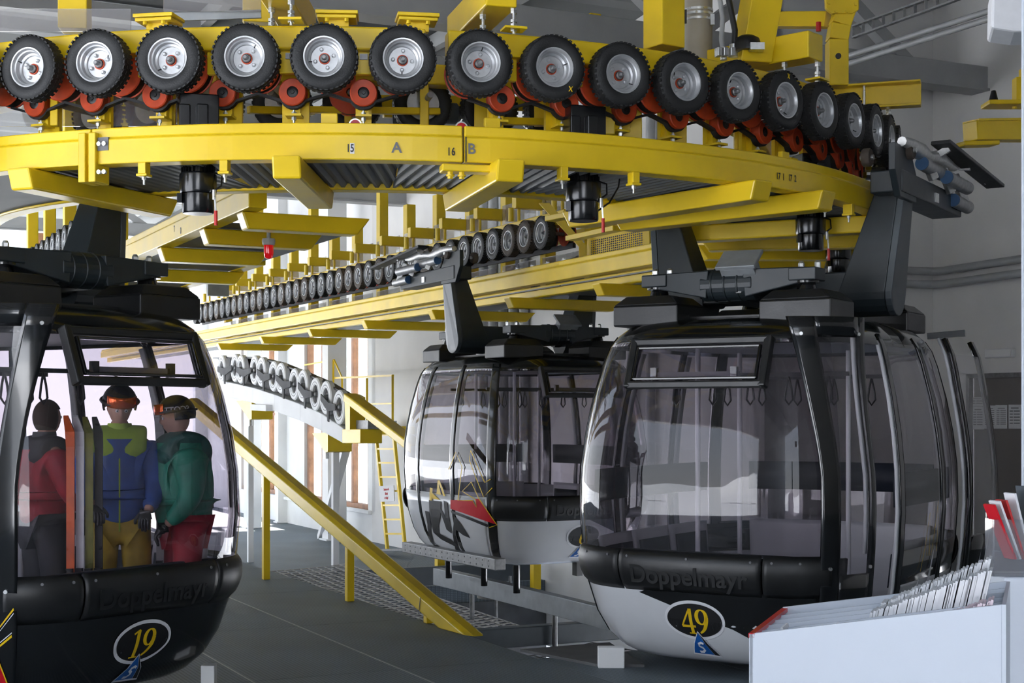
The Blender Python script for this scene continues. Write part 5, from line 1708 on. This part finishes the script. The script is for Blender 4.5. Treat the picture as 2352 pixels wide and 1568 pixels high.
# ================================================================== skiers inside the left cabin
SKIN = mat('skin', (0.48, 0.27, 0.20), 0.55)
JBLU = mat('blue_jacket', (0.02, 0.075, 0.30), 0.6, vary=.2, scale=10, bump=.3, bscale=18)
JLIM = mat('lime_jacket_yoke', (0.32, 0.48, 0.03), 0.6, vary=.15, scale=10)
JGRN = mat('green_jacket', (0.012, 0.20, 0.125), 0.55, vary=.2, scale=10, bump=.4, bscale=14)
JDGR = mat('dark_green_panel', (0.01, 0.085, 0.07), 0.55, vary=.2, scale=10, bump=.3, bscale=14)
JRED = mat('red_ski_trousers', (0.36, 0.015, 0.03), 0.6, vary=.2, scale=10, bump=.3, bscale=14)
JMUS = mat('mustard_ski_trousers', (0.40, 0.27, 0.015), 0.6, vary=.2, scale=10, bump=.3, bscale=14)
JGRY = mat('dark_grey_fabric', (0.045, 0.042, 0.048), 0.7, vary=.2, scale=10)
HAIR = mat('brown_hair', (0.05, 0.03, 0.02), 0.7)
HELM = mat('black_helmet', (0.013, 0.013, 0.014), 0.3, vary=.2, scale=12)
ORL = mat('orange_goggle_lens', (0.75, 0.12, 0.02), 0.15, metal=.5)
def skinned(name, joints, edges, root, m_, parent, levels=2, smooth_=0):
    me = bpy.data.meshes.new(name + '_cage')
    keys = list(joints)
    idx = {k: i for i, k in enumerate(keys)}
    me.from_pydata([joints[k][0] for k in keys], [(idx[a], idx[b]) for a, b in edges], [])
    o = bpy.data.objects.new('cage', me)
    COL.objects.link(o)
    sk = o.modifiers.new('skin', 'SKIN')
    sk.use_smooth_shade = True
    if smooth_:
        sm = o.modifiers.new('smooth', 'SMOOTH')
        sm.factor = .5
        sm.iterations = smooth_
    o.modifiers.new('sub', 'SUBSURF').levels = levels
    me.skin_vertices or None
    for i, k in enumerate(keys):
        r = joints[k][1]
        sv = me.skin_vertices[0].data[i]
        sv.radius = r if isinstance(r, tuple) else (r, r)
        sv.use_root = (k == root)
    dg = bpy.context.evaluated_depsgraph_get()
    out = bpy.data.meshes.new_from_object(o.evaluated_get(dg))
    out.name = name
    bpy.data.objects.remove(o)
    out.materials.clear()
    out.materials.append(m_)
    out.polygons.foreach_set('use_smooth', [True] * len(out.polygons))
    return link(name, out, parent) if parent is not None else out
def person(pos, face, h, label, jm, ym, tm, head, pose):
    k = h / 1.80
    P = thing('person', label, 'person', pos, None, face, world=False)
    J = {}
    def S(n, x, y, z, r): J[n] = (Vector((x * k, y * k, z * k)), r * k if not isinstance(r, tuple) else (r[0] * k, r[1] * k))
    lean = pose.get('lean', 0)
    bulk = pose.get('bulk', 1.0)
    S('pelvis', 0, 0, .95, .125); S('belly', 0, -.01 - lean * .3, 1.10, .13); S('chest', 0, -.01 - lean * .6, 1.28, .15); S('neckb', 0, .0 - lean, 1.47, .075); S('neck', 0, -.02 - lean, 1.53, .058); S('skull', 0, -.035 - lean, 1.60, .075)
    for s, n in ((-1, 'l'), (1, 'r')):
        S('sh' + n, .185 * s, -lean * .8, 1.42, .075)
        e, w = pose['arms'][0 if s < 0 else 1]
        S('el' + n, e[0], e[1], e[2], .052); S('wr' + n, w[0], w[1], w[2], .036)
        S('hip' + n, .10 * s, 0, .88, .095); S('kn' + n, .12 * s, -.03, .49, .065); S('an' + n, .12 * s, .03, .10, .048); S('to' + n, .13 * s, -.14, .045, .045)
    E_ = [('pelvis', 'belly'), ('belly', 'chest'), ('chest', 'neckb'), ('neckb', 'neck'), ('neck', 'skull')]
    for n in 'lr': E_ += [('neckb', 'sh' + n), ('sh' + n, 'el' + n), ('el' + n, 'wr' + n), ('pelvis', 'hip' + n), ('hip' + n, 'kn' + n), ('kn' + n, 'an' + n), ('an' + n, 'to' + n)]
    for n in ('pelvis', 'belly', 'chest', 'shl', 'shr', 'ell', 'elr', 'hipl', 'hipr'): J['_' + n] = J[n]
    JB = {n: (v[0], v[1] * (.70 if n not in ('neck', 'skull', 'wrl', 'wrr') else 1.0)) for n, v in J.items() if n[0] != '_'}
    body = skinned('body', JB, E_, 'pelvis', SKIN, None)
    # head modelled on the same mesh: skull, jaw, nose, brow, ears
    hc = Vector((0, -.045 - lean, 1.665)) * k
    turn, nod = head.get('turn', 0), head.get('nod', 0)
    HM = Matrix.Translation(hc) @ Matrix.Rotation(turn, 4, 'Z') @ Matrix.Rotation(nod, 4, 'X')
    bm = bmesh.new()
    bmesh.ops.create_uvsphere(bm, u_segments=32, v_segments=24, radius=1)
    for v in bm.verts:
        x, y, z = v.co
        y2 = y * .098
        x2 = x * (.076 - .012 * max(0, -z))
        z2 = z * .118
        if y < 0:
            y2 -= .020 * math.exp(-((x / .16) ** 2) - ((z + .12) / .22) ** 2)      # nose
            y2 -= .006 * math.exp(-((x / .35) ** 2) - ((z + .52) / .10) ** 2)      # lips
            y2 += .006 * math.exp(-((x / .5) ** 2) - ((z + .40) / .06) ** 2)
            y2 += .008 * (math.exp(-(((x - .38) / .2) ** 2) - ((z - .06) / .13) ** 2) + math.exp(-(((x + .38) / .2) ** 2) - ((z - .06) / .13) ** 2))   # eye sockets
            y2 -= .010 * math.exp(-((x / .35) ** 2) - ((z + .85) / .2) ** 2)       # chin
        x2 += math.copysign(.010, x) * math.exp(-((y - .05) / .14) ** 2 - ((z + .02) / .22) ** 2)   # ears
        v.co = HM @ (Vector((x2, y2, z2)) * k)
    bm.from_mesh(body)
    bm.to_mesh(body)
    bm.free()
    body.polygons.foreach_set('use_smooth', [True] * len(body.polygons))
    bo = link('body', body, P)
    for s in (-1, 1):
        m = MB().lathe([(0, .0), (.008, .002), (.011, .008), (.008, .012), (0, .013)], HM @ (Vector((s * .029, -.082, .008)) * k), (HM.to_3x3() @ Vector((0, -1, 0))), 12)
        m.obj('eye', DWH, bo, 60)
        MB().lathe([(0, .012), (.005, .012), (.004, .0145), (0, .015)], HM @ (Vector((s * .029, -.082, .008)) * k), (HM.to_3x3() @ Vector((0, -1, 0))), 10).obj('iris', INK, bo, 60)
    # clothing
    g = lambda n, f_: (J[n][0], J[n][1] * f_ * (1 if n[:2] in ('wr', 'ne') else bulk) if not isinstance(J[n][1], tuple) else J[n][1])
    JJ = {n: g(n, f_) for n, f_ in (('belly', 1.72), ('chest', 1.62), ('shl', 1.85), ('shr', 1.85), ('ell', 1.9), ('elr', 1.9), ('wrl', 1.9), ('wrr', 1.9), ('neckb', 1.6))}
    JJ['hem'] = (J['pelvis'][0] - Vector((0, 0, .10 * k)), .235 * k * bulk)
    JJ['waist'] = (J['pelvis'][0] + Vector((0, 0, .03 * k)), .225 * k * bulk)
    skinned('jacket', JJ, [('hem', 'waist'), ('waist', 'belly'), ('belly', 'chest'), ('chest', 'neckb'), ('neckb', 'shl'), ('neckb', 'shr'), ('shl', 'ell'), ('shr', 'elr'), ('ell', 'wrl'), ('elr', 'wrr')], 'chest', jm, P, 3, 2)
    jk = [x for x in P.children if x.name.startswith('jacket')][0]
    MB().lathe([(.088, -.06), (.082, .0), (.075, .045), (.068, .045), (.07, -.02)], J['neck'][0] + Vector((0, .005, -.01)), (0, 0, 1), 24).obj('collar', ym, jk, 60)
    YK = {'neckb': (J['neckb'][0], .125 * k), 'shl': (J['shl'][0] + Vector((.02, 0, .012)), .155 * k * bulk), 'shr': (J['shr'][0] + Vector((-.02, 0, .012)), .155 * k * bulk), 'ch': (J['chest'][0] + Vector((0, 0, .06)), .255 * k * bulk)}
    skinned('jacket_yoke', YK, [('ch', 'neckb'), ('neckb', 'shl'), ('neckb', 'shr')], 'neckb', ym, jk, 3, 2)
    zp = J['chest'][0] + Vector((0, -.19 * k, 0))
    MB().tube([J['neckb'][0] + Vector((0, -.10 * k, 0)), zp, J['belly'][0] + Vector((0, -.178 * k, 0)), J['pelvis'][0] + Vector((0, -.185 * k, -.1))], .006, 6).obj('zip', ym, jk)
    TT = {'pelvis': (J['pelvis'][0], .155 * k)}
    for n in 'lr':
        TT['hip' + n] = (J['hip' + n][0], .122 * k); TT['kn' + n] = (J['kn' + n][0], .098 * k); TT['an' + n] = (J['an' + n][0] + Vector((0, -.01, .06)), .100 * k)
    skinned('trousers', TT, [('pelvis', 'hipl'), ('pelvis', 'hipr'), ('hipl', 'knl'), ('hipr', 'knr'), ('knl', 'anl'), ('knr', 'anr')], 'pelvis', tm, P)
    for n in 'lr':
        BT = {'a': (J['an' + n][0] + Vector((0, -.01, .12)), .075 * k), 'b': (J['an' + n][0] + Vector((0, 0, -.03)), .065 * k), 'c': (J['to' + n][0] + Vector((0, -.02, .0)), .05 * k)}
        skinned('ski_boot', BT, [('a', 'b'), ('b', 'c')], 'b', HELM, P)
        # gloved hand with palm and five fingers
        w, e = J['wr' + n][0], J['el' + n][0]
        d = (w - e).normalized()
        sd = d.cross(Vector((0, 0, 1))).normalized()
        up = sd.cross(d).normalized()
        H = {'w': (w, .036 * k), 'p': (w + d * .06 * k, (.044 * k, .024 * k))}
        he = [('w', 'p')]
        for i, (ln, off) in enumerate(((.062, -.030), (.075, -.010), (.072, .010), (.055, .030))):
            b0 = w + d * .085 * k + sd * off * k
            H['a%d' % i] = (b0, .0115 * k); H['b%d' % i] = (b0 + (d * .7 - up * .5) * ln * .5 * k, .011 * k); H['c%d' % i] = (b0 + (d * .8 - up * 1.3) * ln * .75 * k, .010 * k)
            he += [('p', 'a%d' % i), ('a%d' % i, 'b%d' % i), ('b%d' % i, 'c%d' % i)]
        q = -1 if n == 'r' else 1
        H['t0'] = (w + d * .03 * k - sd * .045 * q * k, .014 * k); H['t1'] = (w + d * .065 * k - sd * .07 * q * k - up * .02 * k, .012 * k); H['t2'] = (w + d * .095 * k - sd * .062 * q * k - up * .035 * k, .011 * k)
        he += [('w', 't0'), ('t0', 't1'), ('t1', 't2')]
        skinned('glove', H, he, 'w', HELM, P, 1)
    # headgear
    if head.get('helmet'):
        bm = bmesh.new()
        bmesh.ops.create_uvsphere(bm, u_segments=36, v_segments=26, radius=1)
        dl = []
        for v in bm.verts:
            x, y, z = v.co
            if z < -.42 or (z < .18 and y < -.30): dl.append(v)
            v.co = HM @ (Vector((x * .116, y * .136 + .010, z * .132 + .035)) * k)
        bmesh.ops.delete(bm, geom=dl, context='VERTS')
        me = bpy.data.meshes.new('helmet')
        bm.to_mesh(me)
        bm.free()
        me.materials.append(HELM)
        me.polygons.foreach_set('use_smooth', [True] * len(me.polygons))
        ho = link('helmet', me, P)
        ho.modifiers.new('t', 'SOLIDIFY').thickness = .012
        pts = [HM @ (Vector((.124 * math.cos(a), .142 * math.sin(a) + .010, .052)) * k) for a in [2 * PI * i / 28 for i in range(29)]]
        MB().tube(pts, [.009] * 29, 6).obj('goggle_strap', BLKS, ho, 60)
        rows = []
        for j in range(6):
            z = .005 + .075 * j / 5
            rows.append([HM @ (Vector((.120 * math.sin(a), -.148 * math.cos(a) + .006 - .006 * math.sin(PI * j / 5), z + .03)) * k) for a in [-.95 + 1.9 * i / 14 for i in range(15)]])
        gf = MB().grid(rows).obj('goggle_lens', head['lens'], ho, 60, thick=.006)
        if head.get('text'):
            me = text_mesh(head['text'], .055, DWH, .0005)
            for v in me.vertices:
                a = head.get('side', 1) * PI / 2 + v.co.x / .125 * -1
                zz = .062 + v.co.y
                rr = math.sqrt(max(.2, 1 - ((zz - .035) / .132) ** 2))
                v.co = HM @ (Vector((.1185 * rr * math.sin(a) , -.1385 * rr * math.cos(a) + .010, zz)) * k)
            link('lettering', me, ho)
    else:
        bm = bmesh.new()
        bmesh.ops.create_uvsphere(bm, u_segments=28, v_segments=20, radius=1)
        dl = []
        for v in bm.verts:
            x, y, z = v.co
            if (y < -.35 and z < .35) or z < -.75: dl.append(v)
            v.co = HM @ (Vector((x * .092, y * .112 + .010, z * .130 + .008)) * k)
        bmesh.ops.delete(bm, geom=dl, context='VERTS')
        me = bpy.data.meshes.new('hair')
        bm.to_mesh(me)
        bm.free()
        me.materials.append(HAIR)
        me.polygons.foreach_set('use_smooth', [True] * len(me.polygons))
        link('hair', me, P).modifiers.new('t', 'SOLIDIFY').thickness = .01
    return P
FL = .07
p = W(275, 945, 9.75)
person((p.x, p.y, FL), .25, 1.73, 'skier in blue jacket, mustard trousers and black helmet with orange goggles', JBLU, JLIM, JMUS, {'helmet': 1, 'lens': ORL, 'turn': .15, 'nod': .28}, {'arms': (((-.25, -.06, 1.14), (-.16, -.26, 1.02)), ((.25, -.04, 1.12), (.18, -.24, .98))), 'lean': .03, 'bulk': 1.08})
p = W(424, 945, 9.85)
person((p.x, p.y, FL), -1.05, 1.66, 'skier in green jacket and red trousers, black helmet lettered SCOTT', JGRN, JDGR, JRED, {'helmet': 1, 'lens': ORL, 'turn': -.25, 'nod': .10, 'text': 'SCOTT', 'side': 1}, {'arms': (((-.25, -.05, 1.12), (-.15, -.25, 1.0)), ((.26, -.02, 1.10), (.20, -.20, .92))), 'lean': .02, 'bulk': 1.25})
p = W(98, 945, 9.95)
person((p.x, p.y, FL), 2.4, 1.66, 'bare headed person in red at the left edge of the left cabin', JRED, JGRY, JGRY, {'turn': .2}, {'arms': (((-.25, -.05, 1.14), (-.18, -.22, 1.0)), ((.25, -.05, 1.12), (.2, -.2, .96)))})
def ski_pair(px, pyt, pyb, Y, cols, label, lean=0.0):
    a, b_ = W(px, pyb, Y), W(px + lean, pyt, Y)
    b_.z = W(px, pyt, Y).z
    a.z = FL + .02
    th = thing('ski_pair', label, 'skis', a)
    for i, m_ in enumerate(cols):
        o = Vector((.05 * i, .035 * i, 0))
        d = (b_ - a)
        L = d.length
        pts = [a + o + d * q + Vector((0, -.0 - .10 * max(0, (q - .90) / .10) ** 2, 0)) for q in [j / 16 for j in range(17)]]
        wd = [.05 if .1 < j < 14 else (.05 + .004 * (j - 13)) if j < 16 else .03 for j in range(17)]
        m = MB()
        for j in range(16): m.bar(pts[j], pts[j + 1], wd[j], .012, up=(0, 1, 0), w1=wd[j + 1])
        s = m.obj('ski', m_, th)
        MB().box(a + o + d * .28 + Vector((0, -.02, 0)), (.045, .04, .05)).box(a + o + d * .36 + Vector((0, -.02, 0)), (.04, .04, .06)).obj('binding', HELM, s)
    return th
SKO = mat('orange_ski', (0.62, 0.10, 0.015), .3, vary=.3, scale=8)
SKY_ = mat('olive_ski', (0.16, 0.16, 0.015), .3, vary=.4, scale=8)
SKW = mat('white_ski', (0.65, 0.66, 0.66), .3, vary=.08, scale=10)
ski_pair(162, 955, 1310, 9.35, (SKO, SKW), 'pair of orange skis standing beside the blue skier')
ski_pair(205, 958, 1310, 9.4, (SKY_, HELM), 'pair of olive and black skis standing close to the blue skier')
ski_pair(368, 958, 1300, 9.9, (SKW,), 'single white ski between the blue and the green skier')

# ================================================================== foreground display with brochures
ux, uy = Vector((.943, -.333, 0)), Vector((.333, .943, 0))
bo_ = Vector((.380, 2.40, 0))
def bx(u, v, z): return bo_ + ux * u + uy * v + Vector((0, 0, z))
zl = lambda u: 1.294 + .165 * u
tray = thing('brochure_tray', 'white open brochure tray on the counter in the foreground', 'tray', bx(.25, .15, .9))
TW, TD = .385, .33
MB().hexa([bx(0, 0, .85), bx(TW, 0, .85), bx(TW, .006, .85), bx(0, .006, .85), bx(0, 0, zl(0)), bx(TW, 0, zl(TW)), bx(TW, .006, zl(TW)), bx(0, .006, zl(0))]).obj('front_panel', BOXW, tray, bevel=.001)
MB().hexa([bx(0, TD, .85), bx(TW, TD, .85), bx(TW, TD + .006, .85), bx(0, TD + .006, .85), bx(0, TD, zl(0) + .002), bx(TW, TD, zl(TW)), bx(TW, TD + .006, zl(TW)), bx(0, TD + .006, zl(0) + .002)]).obj('back_panel', BOXW, tray)
MB().hexa([bx(0, 0, .85), bx(.006, 0, .85), bx(.006, TD, .85), bx(0, TD, .85), bx(0, 0, zl(0)), bx(.006, 0, zl(0)), bx(.006, TD, zl(0)), bx(0, TD, zl(0))]).obj('side_panel', BOXW, tray)
MB().hexa([bx(-.001, .0, zl(0) - .006), bx(.009, .0, zl(0) - .006), bx(.009, TD, zl(0) - .006), bx(-.001, TD, zl(0) - .006), bx(-.001, 0, zl(0) + .001), bx(.009, 0, zl(0) + .001), bx(.009, TD, zl(0) + .001), bx(-.001, TD, zl(0) + .001)]).obj('red_edge', DRE, tray)
MB().hexa([bx(TW, 0, .85), bx(TW + .006, 0, .85), bx(TW + .006, TD, .85), bx(TW, TD, .85), bx(TW, 0, zl(TW)), bx(TW + .006, 0, zl(TW)), bx(TW + .006, TD, zl(TW)), bx(TW, TD, zl(TW))]).obj('side_panel', BOXW, tray)
MB().hexa([bx(0, 0, .85), bx(TW, 0, .85), bx(TW, TD, .85), bx(0, TD, .85), bx(0, 0, .86), bx(TW, 0, .86), bx(TW, TD, .86), bx(0, TD, .86)]).obj('base_panel', BOXW, tray)
for v in (.065, .13, .195, .26):
    MB().hexa([bx(0.006, v, .95), bx(TW, v, .95), bx(TW, v + .004, .95), bx(.006, v + .004, .95), bx(.006, v, zl(0) - .004), bx(TW, v, zl(TW) - .004), bx(TW, v + .004, zl(TW) - .004), bx(.006, v + .004, zl(0) - .004)]).obj('divider', BOXW, tray)
lm = MB().box((0, 0, .105), (.0040, .055, .21)).mesh('leaflet', PAPER)
lp = MB().box((0, 0, .105), (.0038, .055, .21)).mesh('leaflet', PINK)
def leaflets(v, u0, u1, n, me, label, grp, z0, lift):          # each leaflet an object of its own
    for k in range(n):
        q = k / (n - 1)
        o = tag(link('leaflet', me), label % ordn(k), 'leaflet', grp)
        o.location = bx(u0 + (u1 - u0) * q, v, z0 + lift * q + random.uniform(-.0015, .0015))
        o.rotation_euler = (0, .22 + random.uniform(-.008, .008), math.atan2(ux.y, ux.x))
leaflets(.098, .14, .322, 44, lm, '%s closely packed white leaflet from the left in the middle row of the tray', 'white leaflets in the tray', 1.122, .075)
leaflets(.165, .15, .318, 38, lm, '%s white leaflet from the left in the rear row of the tray', 'rear row of leaflets in the tray', 1.130, .078)
leaflets(.034, .215, .326, 30, lp, '%s pale pink leaflet from the left in the front row of the tray', 'pink leaflets in the tray', 1.112, .045)
for k in range(3):
    o = tag(link('leaflet', lm), 'loose folded leaflet in the empty front of the tray, %s from the left' % ORD[k], 'leaflet')
    o.location = bx(.10 + .022 * k, .05, 1.10)
    o.rotation_euler = (0, -.25 + .3 * k, math.atan2(ux.y, ux.x))
# counter, brown ledge, acrylic holder, partition
ct = thing('counter', 'white counter at the lower right under the brochures', 'counter', (.95, 2.6, ZP))
MB().hexa([bx(-.12, -.12, .80), bx(.75, -.12, .80), bx(.75, .55, .80), bx(-.12, .55, .80), bx(-.12, -.12, .848), bx(.75, -.12, .848), bx(.75, .55, .848), bx(-.12, .55, .848)]).obj('worktop', mat('beige_worktop', (.42, .37, .30), .5), ct, bevel=.004)
MB().hexa([bx(0, 0, ZP), bx(.7, 0, ZP), bx(.7, .5, ZP), bx(0, .5, ZP), bx(0, 0, .80), bx(.7, 0, .80), bx(.7, .5, .80), bx(0, .5, .80)]).obj('cabinet_body', BOXW, ct)
p = W(2312, 1325, 2.62)
pl = tag(MB().box((p.x + .14, p.y + .04, (p.z + .848) / 2), (.29, .09, p.z - .848)).obj('white_pedestal', BOXW, bevel=.003), 'white pedestal box at the right edge holding the clear leaflet holder', 'pedestal')
hd = thing('leaflet_holder', 'clear acrylic leaflet holder at the right edge', 'holder', (p.x + .1, p.y + .08, p.z))
hz = p.z
hx0, hy0 = p.x - .02, p.y + .01
MB().box((hx0 + .12, hy0, hz + .05), (.24, .004, .10)).obj('front_pane', ACRY, hd)
MB().box((hx0 + .12, hy0 + .04, hz + .06), (.24, .004, .12)).obj('back_pane', ACRY, hd)
MB().box((hx0, hy0 + .02, hz + .05), (.004, .04, .10)).obj('side_pane', ACRY, hd)
MB().box((hx0 + .12, hy0 + .02, hz + .003), (.24, .04, .005)).obj('base_pane', ACRY, hd)
for k, (dx, tl, hh, m_, nm) in enumerate(((.012, -.42, .105, DRE, 'red'), (.020, -.38, .11, PAPER, 'white, leftmost'), (.028, -.34, .11, INKR, 'dark red'), (.038, -.26, .12, PAPER, 'white beside the blue grey one'), (.050, -.16, .13, ANTL, 'blue grey'), (.064, -.06, .15, PAPER, 'white, rightmost'))):
    m = MB().box((0, 0, hh / 2), (.004, .034, hh))
    o = tag(m.obj('folded_brochure', m_), 'folded brochure leaning in the clear holder, %s' % nm, 'brochure', 'brochures in the clear holder')
    o.location = (hx0 + dx + .025, hy0 + .02, hz + .03)
    o.rotation_euler = (0, tl, .25)
tag(MB().hexa([W(2346, 1250, 3.0), W(2460, 1250, 3.0), W(2460, 1250, 3.04), W(2346, 1250, 3.04), W(2346, -400, 3.0), W(2460, -400, 3.0), W(2460, -400, 3.04), W(2346, -400, 3.04)]).obj('partition_edge', BOXW, bevel=.003), 'pale partition edge along the right border of the picture', 'partition')
